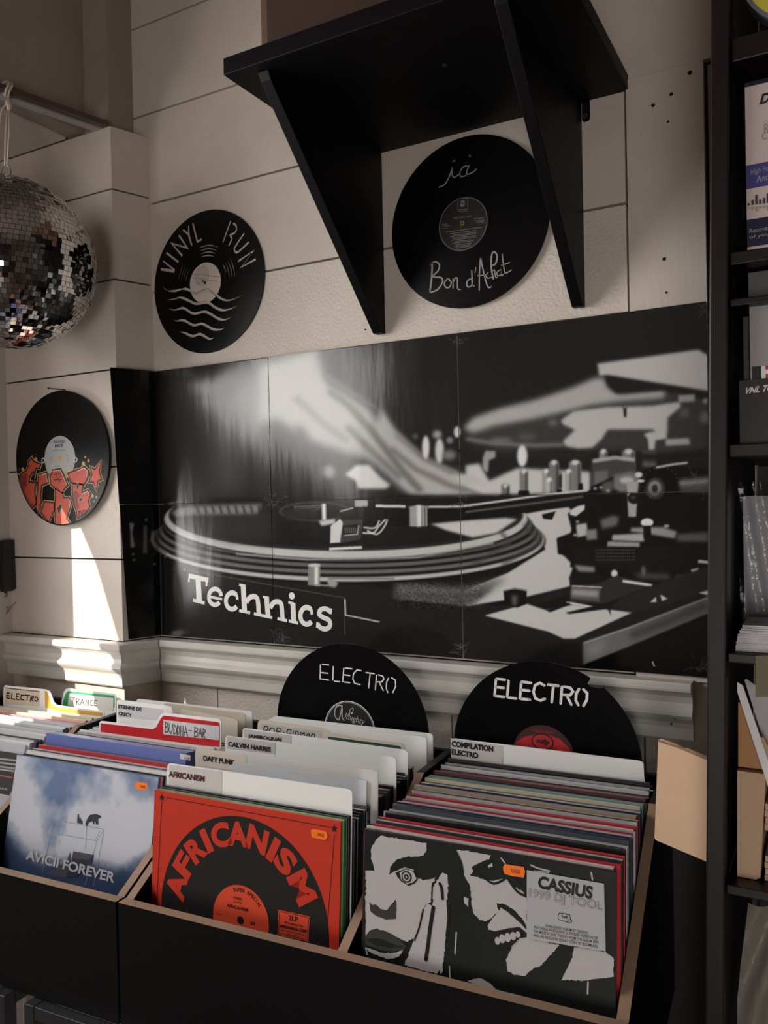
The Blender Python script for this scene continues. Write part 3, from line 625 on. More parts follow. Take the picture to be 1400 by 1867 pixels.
# "VINYL RUN" cut-out record
def B2(*p): return zoomed(p, 5.957, 265, 370)
c2 = WALL.uv(379.5, 514.5); W2 = lambda pts: [WALL.uv(*q) for q in B2(*pts)]
loops = []
for q in [((168, 708), (298, 722), (190, 640), (200, 624), (330, 722), (326, 762), (172, 737)), ((222, 548), (240, 533), (374, 636), (360, 657)), ((405, 300), (421, 284), (464, 322), (465, 248), (483, 247), (489, 345), (520, 462), (500, 472), (463, 350)), ((920, 198), (940, 204), (856, 436), (838, 428))]: loops.append(W2(q))
for q, w, sm in [(((410, 580), (292, 442), (462, 492), (368, 350)), 25, 0), (((520, 220), (570, 424), (620, 396)), 25, 0), (((955, 222), (990, 250), (992, 300), (965, 335), (928, 352), (944, 392), (912, 466)), 22, 4), (((1080, 330), (985, 470), (972, 515), (995, 540), (1030, 520), (1132, 424)), 23, 3), (((1008, 640), (1182, 522), (1042, 702), (1205, 612)), 24, 0)]:
    uv = W2(q); uv = smooth(uv, sm) if sm else uv; Lf, Rt = offset_line(uv, w / 5.957 / 1000 * 1.35)
    loops.append([tuple(p) for p in Lf] + [tuple(p) for p in Rt[::-1]])
cl = WALL.uv(*B2((662, 868))[0])
for r in (.0775, .0705, .0635, .0565):
    for a0, a1 in ((62, 108), (128, 182), (-16, 38)):
        if r < .06 and a0 == -16: a0 = 8
        A = np.radians(np.linspace(a0, a1, 12)); w = [.0030 * math.sin(math.pi * (k + .6) / 12.2) for k in range(12)]
        loops.append([(cl[0] + (r + w[k]/2) * math.cos(a), cl[1] + (r + w[k]/2) * math.sin(a)) for k, a in enumerate(A)] + [(cl[0] + (r - w[11-k]/2) * math.cos(a), cl[1] + (r - w[11-k]/2) * math.sin(a)) for k, a in enumerate(A[::-1])])
waves = [((188, 905), (240, 950), (330, 958), (430, 932), (570, 982), (700, 946), (830, 1042), (930, 1058), (1085, 990)), ((235, 1057), (310, 1048), (390, 1030), (470, 1060), (560, 1098), (680, 1085), (770, 1140), (850, 1168), (940, 1150), (1040, 1100)), ((260, 1150), (330, 1165), (420, 1145), (530, 1205), (660, 1185), (800, 1260), (880, 1268), (955, 1232)), ((315, 1276), (355, 1284), (425, 1278), (530, 1330), (625, 1316), (740, 1374), (820, 1378), (880, 1350)), ((380, 1403), (430, 1412), (520, 1450), (600, 1427), (700, 1478), (755, 1463))]
wave_lines = []
for q in waves:
    uv = smooth(W2(q), 5); n = len(uv); w = [.0056 * min(1, .12 + 3.2 * min(k, n - 1 - k) / n) for k in range(n)]
    Lf, Rt = offset_line(uv, w); loops.append([tuple(p) for p in Lf] + [tuple(p) for p in Rt[::-1]]); wave_lines.append((np.array(Lf), np.array(Rt)))
lab_r = .0328
# keep the ring cut-outs clear of the label; the label itself is cut through by the waves
rec, c, t_ = record(WALL, None, 'black vinyl record cut out with VINYL RUN letters and waves on the boarded wall', 'record', lab_r, None, off=.0007, uvc=c2, loops=loops)
b = MB(); M_TANLABEL = mat('pale_record_label', (206, 194, 182), .55)
LR = .0425; cl2 = WALL.uv(*B2((662, 872))[0])
def wave_at(k, u):
    a, b_ = wave_lines[k]; return np.interp(u, a[:, 0], a[:, 1]), np.interp(u, b_[:, 0], b_[:, 1])
us = np.linspace(cl2[0] - LR * .7805, cl2[0] + LR * .7805, 60)
LRx = LR * .7805
us = np.linspace(-LR, LR, 70)
for k in range(69):
    ua, ub = us[k], us[k + 1]; cols = []
    for u in (ua, ub):
        h = math.sqrt(max(LR ** 2 - u * u, 0)); X = cl2[0] + u; iv = [cl2[1] + h]
        for wv in (0, 1):
            hi, lo = wave_at(wv, X); iv += [min(max(hi, cl2[1] - h), cl2[1] + h), min(max(lo, cl2[1] - h), cl2[1] + h)]
        iv.append(cl2[1] - h); cols.append(iv)
    for s0 in (0, 2, 4):
        b.add([WALL.p(cl2[0] + ua, cols[0][s0], t_ + .0006), WALL.p(cl2[0] + ua, cols[0][s0 + 1], t_ + .0006), WALL.p(cl2[0] + ub, cols[1][s0 + 1], t_ + .0006), WALL.p(cl2[0] + ub, cols[1][s0], t_ + .0006)], [(0, 1, 2, 3)], M_TANLABEL)
M_FAINT = mat('faint_grey_print', (150, 142, 134), .6)
for r in range(5): b.disc(WALL, WALL.uv(*B2((625, 800))[0]), .006 + .0035 * r, t_ + .0009, M_FAINT, 28, r_in=.005 + .0035 * r)
for q in (((520, 775), (665, 790), (815, 810)), ((520, 815), (665, 838), (803, 860))): b.pstroke(WALL, B2(*q), .0008, t_ + .0011, M_GREYINK, cap=False)
b.disc(WALL, WALL.uv(*B2((637, 856))[0]), .0022, t_ + .0012, M_INK, 12); b.disc(WALL, WALL.uv(*B2((660, 872))[0]), .0034, t_ + .0012, M_INK, 14); b.disc(WALL, WALL.uv(*B2((588, 868))[0]), .0040, t_ + .0011, M_GREYINK, 16, r_in=.0032)
b.build('label', rec)
# graffiti record on the pillar
def B3(*p): return zoomed(p, 6.6667, 20, 700)
rec, c, t_ = record(PIL, (120.5, 836), 'black vinyl record painted with red graffiti letters and a star on the white pillar', 'record', .05, None, off=.012)
b = MB(); lc = PIL.uv(*B3((657, 905))[0]); b.cyl(PIL, lc, .0495, t_, t_ + .0005, mat('grey_label', (166, 166, 164), .5))
b.text(PIL, 'NAVAJO', *B3((588, 738), (726, 730), (588, 688)), t_ + .0009, mat('blue_ink', (70, 86, 130), .5), .03); b.text(PIL, 'PIECE', *B3((600, 776), (698, 768), (600, 742)), t_ + .0009, M_INK, .03); b.text(PIL, 'SINGLES SUMMER', *B3((580, 824), (724, 812), (580, 808)), t_ + .0009, M_GREYINK)
for xa, xb, y in [(535, 580, 905), (535, 580, 930), (545, 570, 962), (575, 662, 1000), (735, 772, 880), (745, 768, 905), (745, 768, 925), (748, 765, 948)]: b.pstroke(PIL, B3((xa, y), (xb, y - 3)), .0012, t_ + .0009, M_GREYINK, cap=False)
b.disc(PIL, PIL.uv(*B3((652, 908))[0]), .0052, t_ + .0012, mat('amber_adapter', (214, 150, 50), .4), 20)
for q in ((462, 932), (852, 925)): b.disc(PIL, PIL.uv(*B3(q)[0]), .0062, t_ + .0012, mat('eyelet_white', (190, 190, 186), .4), 20, r_in=.0034)
b.build('label', rec)
M_GRED = mat('graffiti_red', (192, 72, 48), .45); M_GDRED = mat('graffiti_dark_red', (128, 44, 34), .45); M_GYEL = mat('graffiti_gold', (196, 164, 96), .45); M_GWH = mat('graffiti_white', (214, 206, 196), .45)
def grow(uv, d):
    A = 0.5 * sum(uv[i - 1][0] * uv[i][1] - uv[i][0] * uv[i - 1][1] for i in range(len(uv))); s_ = -1 if A > 0 else 1; n = len(uv); out = []
    for i in range(n):
        a = np.array(uv[i]) - np.array(uv[i - 1]); c_ = np.array(uv[(i + 1) % n]) - np.array(uv[i])
        a /= np.linalg.norm(a) + 1e-9; c_ /= np.linalg.norm(c_) + 1e-9
        m = np.array([-a[1] - c_[1], a[0] + c_[0]]); l = np.linalg.norm(m); m = m / l if l > .2 else np.array([-a[1], a[0]])
        out.append(tuple(np.array(uv[i]) + s_ * m * d * min(1.5, 1 / max(abs(m @ np.array([-a[1], a[0]])), .55))))
    return out
b = MB(); k = t_ + .0008
glyphs = [((165, 1190), (190, 1110), (262, 1062), (292, 990), (285, 955), (318, 915), (350, 955), (425, 985), (412, 1020), (368, 1015), (340, 1155), (358, 1060), (332, 1060), (290, 1140), (282, 1200), (372, 1205), (356, 1270), (352, 1330), (372, 1440), (325, 1505), (250, 1430), (185, 1345), (160, 1250)),
          ((410, 1115), (498, 1085), (515, 1195), (440, 1225), (425, 1330), (432, 1440), (395, 1560), (380, 1470), (400, 1300)),
          ((485, 1440), (590, 1450), (588, 1530), (530, 1670), (470, 1610), (440, 1560)),
          ((580, 1060), (668, 1045), (712, 1130), (752, 1230), (715, 1265), (690, 1315), (640, 1290), (560, 1220), (550, 1140)),
          ((615, 1285), (690, 1330), (705, 1395), (770, 1390), (795, 1440), (770, 1540), (735, 1640), (780, 1690), (700, 1706), (615, 1705), (608, 1500)),
          ((770, 1095), (880, 1050), (890, 1060), (960, 1018), (1000, 1060), (995, 1140), (955, 1215), (880, 1205), (800, 1190)),
          ((820, 1225), (935, 1232), (925, 1330), (1000, 1300), (1028, 1345), (1000, 1420), (1022, 1490), (960, 1570), (880, 1620), (868, 1530), (835, 1450), (822, 1330))]
for x, y, r in [(945, 972, 30), (1006, 935, 20), (968, 892, 15), (1055, 1362, 26), (1105, 1376, 17), (1076, 1424, 11), (210, 1040, 26), (370, 918, 26), (165, 1098, 15), (172, 1040, 9), (795, 1010, 18), (742, 1078, 26), (735, 1130, 18), (330, 880, 9), (362, 862, 7), (750, 990, 9)]:
    uvp = PIL.uv(*B3((x, y))[0]); b.disc(PIL, uvp, r / 6.667 / 1000 * 1.2, k - .0002, M_GYEL, 20, r2=r / 6.667 / 1000 * 1.2); b.disc(PIL, uvp, r / 6.667 / 1000 * .95, k - .0001, M_INK, 20, r_in=r / 6.667 / 1000 * .8)
gu = [[PIL.uv(*q) for q in B3(*g_)] for g_ in glyphs]
inside = lambda uv: [tuple(np.array(c) + (np.array(q) - c) * min(1, .1465 / max(np.linalg.norm(np.array(q) - c), 1e-6))) for q in uv]
star = [PIL.uv(*q) for q in B3((1155, 955), (1136, 1085), (1160, 1155), (1116, 1178), (1104, 1280), (1072, 1180), (1020, 1188), (1062, 1110), (1038, 1022), (1088, 1056))]
for uv in gu + [star]: b.poly(PIL, inside(grow(uv, .0056)), k, M_GYEL)
for uv in gu + [star]: b.poly(PIL, inside(grow(uv, .0040)), k + .0003, M_INK)
for uv in gu + [star]: b.poly(PIL, inside(uv), k + .0006, M_GRED)
for g_ in [((165, 1190), (190, 1120), (265, 1080), (258, 1210), (230, 1300), (300, 1440), (345, 1450), (325, 1505), (250, 1430), (185, 1345)), ((400, 1470), (432, 1440), (450, 1560), (520, 1640), (470, 1610)), ((822, 1330), (860, 1290), (905, 1360), (880, 1420), (900, 1500), (868, 1530), (835, 1450))]: b.poly(PIL, inside([PIL.uv(*q) for q in B3(*g_)]), k + .0008, M_GDRED)
for q, w, m in [(((580, 1062), (668, 1047), (750, 1228)), .0014, M_GWH), (((412, 1116), (498, 1087), (514, 1192)), .0014, M_GWH), (((885, 1060), (958, 1020), (998, 1060), (994, 1130)), .0016, M_GWH), (((935, 1340), (1000, 1303), (1026, 1345)), .0014, M_GWH), (((772, 1392), (796, 1440), (772, 1535)), .0014, M_GWH), (((200, 1180), (270, 1240)), .001, M_INK), (((615, 1250), (690, 1330)), .0016, M_INK), (((800, 1205), (950, 1235)), .0014, M_INK)]: b.pstroke(PIL, B3(*q), w, k + .0010, m)
for q in [((630, 1500), (680, 1455), (688, 1500), (655, 1590)), ((880, 1200), (895, 1230), (880, 1290), (866, 1250)), ((895, 1400), (930, 1385), (945, 1410), (905, 1430))]:
    uv = [PIL.uv(*z) for z in B3(*q)]; b.poly(PIL, grow(uv, .0016), k + .0010, M_GYEL); b.poly(PIL, uv, k + .0013, M_INK)
for q in [((600, 1110), (640, 1080), (620, 1140)), ((650, 1085), (690, 1110), (650, 1140)), ((595, 1165), (690, 1160)), ((610, 1180), (640, 1150), (660, 1190), (685, 1160)), ((885, 1560), (905, 1540), (895, 1600)), ((915, 1545), (930, 1590), (950, 1540)), ((960, 1530), (985, 1550), (965, 1580))]: b.pstroke(PIL, B3(*q), .0016, k + .0013, M_INK)
b.build('graffiti_paint', rec)
b = MB(); a_ = PIL.uv(*B3((556, 66))[0]); e_ = PIL.uv(*B3((665, 82))[0])
b.tube([PIL.p(a_[0], a_[1], .022), PIL.p(e_[0] - .001, e_[1] + .002, .0)], .0012, M_INK, 8); b.tube([PIL.p(a_[0], a_[1], .022), PIL.p(a_[0] - .0005, a_[1], .0235)], .0028, M_INK, 10)
tag(b.build('nail'), 'thin dark nail sticking out of the pillar above the graffiti record', 'nail')

# ------------------------------------------------------------------ black wall shelf, box on it
ZS0, ZS1 = 2.092, 2.118
sh = thing('wall_shelf', (-.22, 0, 1.756), 'black painted wooden wall shelf on two tapered triangular brackets', 'shelf')
b = MB(); b.box(-.487, .034, -.372, -.0005, ZS0, ZS1, M_BLACKWOOD); b.build('shelf_board', sh, .0015)
for x0 in (-.437, -.0605):
    b = MB(); sd = Plane((x0, 0, 0), (0, -1, 0), (0, 0, 1)); poly = [(.0005, ZS0 - .0005), (.352, ZS0 - .0005), (.345, ZS0 - .012), (.016, 1.7555), (.0005, 1.7555)]
    V = [(x0 + dx, -u, z) for dx in (0, .0185) for u, z in poly]; n = len(poly)
    b.add(V, [tuple(range(n)), tuple(range(2 * n - 1, n - 1, -1))] + [(i, n + i, n + (i + 1) % n, (i + 1) % n) for i in range(n)], M_BLACKWOOD); b.build('bracket', sh, .001)
b = MB(); pl = WALL; p0 = WALL.uv(1068, 170); p1 = WALL.uv(1069, 222)
uu = p0[0]
b.slab(WALL, [[(uu - .0065, p1[1] + .004), (uu - .004, p1[1]), (uu + .004, p1[1]), (uu + .0065, p1[1] + .004), (uu + .0065, ZS0 - .001), (uu - .0065, ZS0 - .001)]], .0005, .003, M_BLACKWOOD)
b.box(uu - .0065, uu + .0065, -.045, -.0005, ZS0 - .003, ZS0 - .0005, M_BLACKWOOD)
ab = b.build('angle_plate', sh)
for q in ((1068, 178), (1068.5, 213)):
    b = MB(); b.cyl(WALL, WALL.uv(*q), .0036, .003, .0045, M_STEEL, 16); b.disc(WALL, WALL.uv(*q), .0016, .0049, M_INK, 8); b.build('screw', ab)
b = MB(); P0 = onZ(811, 119, ZS0); hp = Plane((0, 0, ZS0), (1, 0, 0), (0, -1, 0)); b.cyl(hp, (P0[0], -P0[1]), .004, -.0005, .0006, M_STEEL, 14) if hp.n[2] < 0 else b.disc(Plane((0, 0, ZS0 - .0008), (1, 0, 0), (0, 1, 0)), (P0[0], P0[1]), .004, 0, M_STEEL, 14)
b.build('screw_cap', sh)
A = onZ(561, 60, ZS1 + .0005); Bp = onZ(605, 47, ZS1 + .0005)
b = MB(); wb = mat('brown_stained_wood', (104, 78, 60), .6, bump=(40, .2, .001, (1, 1, 8)), mottle=.3)
wd = mat('dark_stained_wood', (62, 40, 30), .6, bump=(40, .2, .001, (8, 1, 1)), mottle=.3)
bx = thing('wooden_box', (-.22, -.2, ZS1), 'brown wooden box standing on top of the black wall shelf', 'box')
b.box(-.442, -.430, -.335, -.05, ZS1 + .0003, ZS1 + .28, wb); b.build('side_panel', bx, .001)
b = MB(); b.box(-.429, -.10, -.338, -.326, ZS1 + .0003, ZS1 + .28, wd); b.build('front_panel', bx, .001)
b = MB(); b.box(-.429, -.10, -.062, -.05, ZS1 + .0003, ZS1 + .28, wd); b.build('back_panel', bx, .001)
b = MB(); b.box(-.099, -.087, -.335, -.05, ZS1 + .0003, ZS1 + .28, wb); b.build('side_panel', bx, .001)

# ------------------------------------------------------------------ rail and mirror ball
RZ = 2.256
ra = np.array([-1.030, PY - .0015, RZ]); rb = onZ(20, 165, RZ); rd = (rb - ra) / np.linalg.norm(rb - ra); re_ = ra + rd * 1.3
rail = thing('ceiling_rail', ra, 'metal and brown rail running from the pillar along the window header', 'rail')
nrm_ = np.array([rd[1], -rd[0], 0]); M_BRONZE = mat('brown_rail_paint', (74, 60, 54), .4, bump=(40, .1, .001)); M_ALU = mat('grey_rail_metal', (170, 166, 162), .5, metal=.2)
def rbox(a, e, w0, w1, z0, z1, m, name):
    b = MB(); V = [tuple(q + nrm_ * w + np.array([0, 0, z - RZ])) for z in (z0, z1) for w in (w0, w1) for q in (a, e)]
    b.add(V, [(0, 2, 3, 1), (4, 5, 7, 6), (0, 1, 5, 4), (2, 6, 7, 3), (0, 4, 6, 2), (1, 3, 7, 5)], m); return b.build(name, rail, .001)
rbox(ra, re_, .003, .018, RZ - .001, RZ + .010, M_BRONZE, 'rail_bar'); rbox(ra - rd * .0, re_, .0280, .048, RZ - .002, RZ + .003, M_ALU, 'rail_track')
BR = .1635; bc_ = None
dd = ray(16, 481); tb = ((rb - CC) @ CW + .012) / (dd @ CW); BC = CC + dd * tb
ball = thing('mirror_ball', (BC[0], BC[1], BC[2] - BR), 'silver mirror ball hanging by a cord from the rail at the window', 'mirror ball')
M_MIRROR = mat('mirror_tile', (205, 204, 204), .035, metal=1.0); M_GROUT = mat('ball_core', (40, 38, 38), .7)
b = MB(); NR = 54
V = []; F = []
for i in range(NR + 1):
    th = math.pi * i / NR
    for j in range(48): V.append(BC + (BR - .0012) * np.array([math.sin(th) * math.cos(j * math.pi / 24), math.sin(th) * math.sin(j * math.pi / 24), math.cos(th)]))
for i in range(NR):
    for j in range(48): F.append((i * 48 + j, (i + 1) * 48 + j, (i + 1) * 48 + (j + 1) % 48, i * 48 + (j + 1) % 48))
b.add(V, F, M_GROUT, True); b.build('ball_core', ball)
b = MB(); V = []; F = []
for i in range(1, NR - 1):
    th = math.pi * (i + .5) / NR; hw = math.pi / NR / 2 * .93; n = max(int(2 * math.pi * math.sin(th) / (math.pi / NR)), 5); ph0 = rng.uniform(0, 6)
    for j in range(n):
        ph = ph0 + 2 * math.pi * j / n; pw = math.pi / n * .93
        nv = np.array([math.sin(th) * math.cos(ph), math.sin(th) * math.sin(ph), math.cos(th)])
        e1 = np.array([-math.sin(ph), math.cos(ph), 0]); e2 = np.cross(nv, e1); tj = rng.normal(0, .035, 2) * (2.2 if rng.rand() < .25 else 1)
        w = BR * math.sin(th) * pw; h = BR * hw; c0 = BC + nv * (BR + .0008); k = len(V)
        for a, q in ((-1, -1), (1, -1), (1, 1), (-1, 1)): V.append(c0 + e1 * a * w + e2 * q * h + nv * (a * w * tj[0] + q * h * tj[1]))
        F.append((k, k + 1, k + 2, k + 3))
b.add(V, F, M_MIRROR); b.build('mirror_tiles', ball)
tp = BC + np.array([0, 0, BR]); M_CORD = mat('natural_cord', (190, 176, 160), .8, bump=(400, .6, .001))
b = MB(); rr_ = np.array([.8759, .4821, 0])
b.tube([tp + rr_ * .0085 * math.sin(t) + np.array([0, 0, .014 + .015 * -math.cos(t)]) for t in np.linspace(0, 2 * np.pi, 25)], .0013, M_STEEL, 8); b.build('hanging_ring', ball)
b = MB(); hk = rb + nrm_ * .011; top = np.array([hk[0], hk[1], RZ - .022]); low = tp + np.array([0, 0, .027])
for s_ in (-1, 1): b.tube([low + rr_ * .002 * s_, (low + top) / 2 + rr_ * .0035 * s_, top + rr_ * .001 * s_], .0021, M_CORD, 8)
b.tube([top + np.array([0, 0, -.012]), top + np.array([.002, 0, -.004]), top + np.array([-.002, 0, .003]), top + np.array([0, 0, .010])], [.004, .0058, .0062, .004], M_CORD, 10)
lp = [hk + nrm_ * .0135 * math.cos(t) + np.array([0, 0, .006 + .0125 * math.sin(t)]) + rd * .003 * math.sin(2 * t) for t in np.linspace(-1.6, 4.7, 22)]
b.tube(lp, .0024, M_CORD, 8); b.tube([p + rd * .006 for p in lp], .0024, M_CORD, 8)
b.tube(smooth([top, top + rr_ * -.010 + np.array([0, 0, -.006]), top + rr_ * -.016 + np.array([0, 0, -.022]), top + rr_ * -.018 + np.array([0, 0, -.040])], 4), .0018, M_CORD, 8)
b.build('cord', ball)

# ------------------------------------------------------------------ cable with ribbed black sleeve at the pillar's left end
cab = thing('hanging_cable', PIL.p(-1.385, 1.24, .02), 'black cable with a ribbed black plug body hanging beside the pillar corner', 'cable')
b = MB(); cp = [PIL.p(*PIL.uv(x, y), .018) for x, y in ((5, 560), (8, 640), (10, 760), (13, 900), (16, 990))]; b.tube(smooth(cp, 4), .0035, M_INK, 8); b.build('cord', cab)
b = MB(); q = [PIL.uv(6, 986), PIL.uv(28, 984), PIL.uv(31, 1072), PIL.uv(27, 1077), PIL.uv(13, 1077), PIL.uv(8, 1072)]; b.slab(PIL, [q], .004, .030, mat('black_plastic', (26, 27, 30), .4))
for f_ in (.16, .38, .60, .82): b.stroke(PIL, [tuple(np.array(q[0]) * (1 - f_) + np.array(q[1]) * f_ + np.array([0, -.004])), tuple(np.array(q[3]) * f_ + np.array(q[4]) * (1 - f_) + np.array([0, .004]))], .0022, .0308, M_INK, cap=False)
sl = b.build('plug_body', cab, .0015)
b = MB(); b.tube([PIL.p(*PIL.uv(x, y), .016) for x, y in ((19, 1076), (20, 1087))], .006, M_STEEL, 12); b.tube([PIL.p(*PIL.uv(x, y), .016) for x, y in ((13, 1078), (12.5, 1084))], .002, M_STEEL, 8); b.build('metal_tip', cab)
b = MB(); b.tube([PIL.p(*q_, .016) for q_ in smooth([PIL.uv(x, y) for x, y in ((20, 1086), (19, 1100), (9, 1120), (8, 1132), (16, 1128), (26, 1112), (26, 1106), (16, 1108), (12, 1118), (24, 1112), (39, 1096))], 4)], .0009, M_STEEL, 6); b.build('wire_loop', cab)

# ------------------------------------------------------------------ record bins (turned 3 degrees to the wall)
CA = math.radians(3.0); PV = np.array([-.25, -.5, 0])
def cr(x, y, z):
    dx, dy = x - PV[0], y - PV[1]
    return np.array([PV[0] + dx * math.cos(CA) - dy * math.sin(CA), PV[1] + dx * math.sin(CA) + dy * math.cos(CA), z])
FL = .712                                     # bin floor
def side_panel(x0, x1, name, parent, yb, knee=-.245, zk=1.028, z0=.7045):
    pr = [(-.4985, z0), (yb, z0), (yb, zk), (knee, zk), (-.4985, .880)]; n = len(pr); b = MB()
    V = [cr(x, y, z) for x in (x0, x1) for y, z in pr]
    b.add(V, [tuple(range(n - 1, -1, -1)), tuple(range(n, 2 * n))] + [(i, (i + 1) % n, n + (i + 1) % n, n + i) for i in (0, 1, 2, 4)], M_CRATE)
    b.add(V, [(3, 4, n + 4, n + 3)], M_EDGE); return b.build(name, parent, .0006)
def bin_unit(x0, x1, div, label, yb):
    root = thing('record_bin', cr((x0 + x1) / 2, -.3, .7045), label, 'record bin')
    b = MB(); V = [cr(x, y, z) for z in (.7045, .881) for y in (-.5145, -.499) for x in (x0, x1)]
    b.add(V, [(0, 2, 3, 1), (0, 1, 5, 4), (2, 6, 7, 3), (0, 4, 6, 2), (1, 3, 7, 5)], M_CRATE); b.add(V, [(4, 5, 7, 6)], M_EDGE); b.build('front_panel', root, .0008)
    side_panel(x0, x0 + .013, 'side_panel', root, yb); side_panel(x1 - .013, x1, 'side_panel', root, yb)
    for d in div: side_panel(d - .0065, d + .0065, 'divider', root, yb - .013, z0=FL)
    b = MB(); b.box(x0 + .0135, x1 - .0135, yb - .012, yb, FL, 1.026, M_CRATE, cr); b.build('back_panel', root, .0006)
    b = MB(); b.box(x0 + .0135, x1 - .0135, -.4985, yb, .7045, FL - .0005, M_CRATE, cr); b.build('bottom_panel', root)
    return root
XL0, XL1, XR0, XR1 = -1.30, -.5870, -.5825, .1190
bin_unit(XL0, XL1, [-.9375], 'black two-bay record bin at the left, under the graffiti record pillar', -.072)
bin_unit(XR0, XR1, [-.2290], 'black two-bay record bin at the right, below the turntable poster', -.109)

def lean(x0, yt, tilt, h, t=.0045):
    """local frame of a leaning sleeve: u right, v down from the top edge, d back from the front face"""
    s_, c_ = math.sin(math.radians(tilt)), math.cos(math.radians(tilt)); zt = FL + .0006 + t * s_ + h * c_
    def tr(u, v, d): return cr(x0 + u, yt - v * s_ + d * c_, zt - v * c_ - d * s_)
    return tr
SLEEVE = {}
def cmat(name, c, rough=.35): return mat(name, c, max(rough, .42), coat=.2, spec=.3)
def sleeve_box(b, tr, w, h, t, mface, mtop):
    V = [tr(u, v, d) for d in (0, t) for v in (0, h) for u in (0, w)]
    b.add(V, [(0, 1, 3, 2), (4, 6, 7, 5), (2, 3, 7, 6), (0, 2, 6, 4), (1, 5, 7, 3)], mface); b.add(V, [(0, 4, 5, 1)], mtop)
def front_plane(tr, w, h):
    o = tr(0, h, 0); return Plane(o, tr(w, h, 0) - o, tr(0, 0, 0) - o)
PALETTE = {'black': (22, 21, 22), 'dark grey': (58, 58, 62), 'grey': (120, 120, 124), 'silver grey': (168, 168, 170), 'white': (214, 213, 212), 'dark red': (112, 26, 36), 'red': (176, 34, 42), 'bright red': (222, 58, 56), 'navy blue': (44, 48, 84), 'teal': (104, 142, 142), 'beige': (164, 146, 124), 'cream': (210, 198, 168), 'maroon': (92, 58, 60), 'slate': (74, 82, 90), 'pink': (206, 130, 140), 'light blue': (112, 128, 176), 'plum': (150, 84, 106), 'brown': (96, 70, 58), 'light grey': (192, 192, 196), 'green': (84, 148, 80), 'tan': (182, 156, 128), 'peach': (222, 190, 170)}
ORD = ['zero', 'first', 'second', 'third', 'fourth', 'fifth', 'sixth', 'seventh', 'eighth', 'ninth', 'tenth', 'eleventh', 'twelfth', 'thirteenth', 'fourteenth', 'fifteenth', 'sixteenth', 'seventeenth', 'eighteenth', 'nineteenth', 'twentieth']
def ordinal(n):
    if n <= 20: return ORD[n]
    t = {2: 'twenty', 3: 'thirty', 4: 'forty', 5: 'fifty'}[n // 10]; r = n % 10
    return (t[:-1] + 'ieth') if r == 0 else t + '-' + ORD[r]
def stack(seq, x0, w, y0, y1, t0, t1, where, group, zj=.003, hbase=.312, xj=.004, count0=0):
    """the sleeves of one run from front to back; thicknesses are scaled so that the run fills y0..y1"""
    tot = sum(t for _, t in seq) ; k = (y1 - y0) / tot; y = y0; n = count0
    for i, (cname, t) in enumerate(seq):
        t *= k; n += 1; f = (y - y0) / (y1 - y0); tilt = t0 + (t1 - t0) * f
        h = hbase + rng.uniform(-zj, zj); x = x0 + rng.uniform(-xj, xj)
        tr = lean(x, y + (h - hbase) * math.sin(math.radians(tilt)), tilt, h, t); b = MB(); c = PALETTE[cname]
        fm = cmat('sleeve_' + cname.replace(' ', '_'), c); e_ = int(rng.choice([0, 1, 2], p=[.5, .3, .2])) if cname in ('grey', 'silver grey', 'light grey', 'dark grey', 'slate', 'black', 'maroon', 'brown', 'navy blue') else 0; jit = [tuple(min(255, max(0, q + 14)) for q in c), (196, 194, 194), (34, 33, 34)][e_]
        tm = mat('sleeve_edge_' + (cname.replace(' ', '_') if e_ == 0 else ['', 'pale_paper', 'dark_print'][e_]), jit, .45, coat=.3, bump=(300, .5, .001), mottle=.25)
        sleeve_box(b, tr, w + rng.uniform(-.002, .001), h, t * .80, fm, tm)
        o = b.build('record_sleeve', None, .0005)
        tag(o, ['', 'pale-edged ', 'dark-edged '][e_] + f'{cname} record sleeve, {ordinal(n)} {where}', 'record', group)
        y += t
    return n

def price_tag(parent, pl, px, txt, off):
    b = MB(); uv = [pl.uv(*q) for q in px]; b.poly(pl, uv, off, M_ORANGETAG); c = np.mean(uv, 0); e = np.array(uv)
    w = e[:, 0].max() - e[:, 0].min(); h = e[:, 1].max() - e[:, 1].min()
    b.text(pl, txt, c + [-w * .08, -h * .2], c + [w * .34, -h * .2], c + [-w * .08, h * .16], off + .0003, M_INK, px=False)
    o = b.build('price_tag', parent); o['label'] = 'orange paper price tag'
# --- front album of the right bay: two-tone portraits
def C(*p): return zoomed(p, 2.5, 640, 1450)
HW = .3125
tr = lean(-.2115, -.4630, 6.2, HW); pl = front_plane(tr, .3135, HW)
alb = thing('record_album', tr(.157, HW, .003), 'black and white portrait album titled CASSIUS 1999 DJ TOOL at front of the right bay', 'record')
b = MB(); M_DKC = cmat('cover_black_green', (28, 32, 30)); M_GRC = cmat('cover_grey_white', (186, 182, 182)); M_LIPC = cmat('cover_charcoal', (58, 60, 58))
sleeve_box(b, tr, .3135, HW, .0040, M_DKC, M_DKC)
o1, o2, o3, o4 = .0004, .0008, .0012, .0016
def jag(pts, amp=4, step=9):
    out = []; r = np.random.RandomState(len(pts))
    for i in range(len(pts)):
        a, c_ = np.array(pts[i]), np.array(pts[(i + 1) % len(pts)]); n = max(int(np.linalg.norm(c_ - a) / step), 1)
        for k in range(n):
            q = a + (c_ - a) * k / n; out.append(tuple(q + (r.normal(0, amp * .4, 2) if k else 0)))
    return out
wh = lambda q, off=o1, m=None: b.ppoly(pl, C(*jag(q)), off, m or M_GRC)
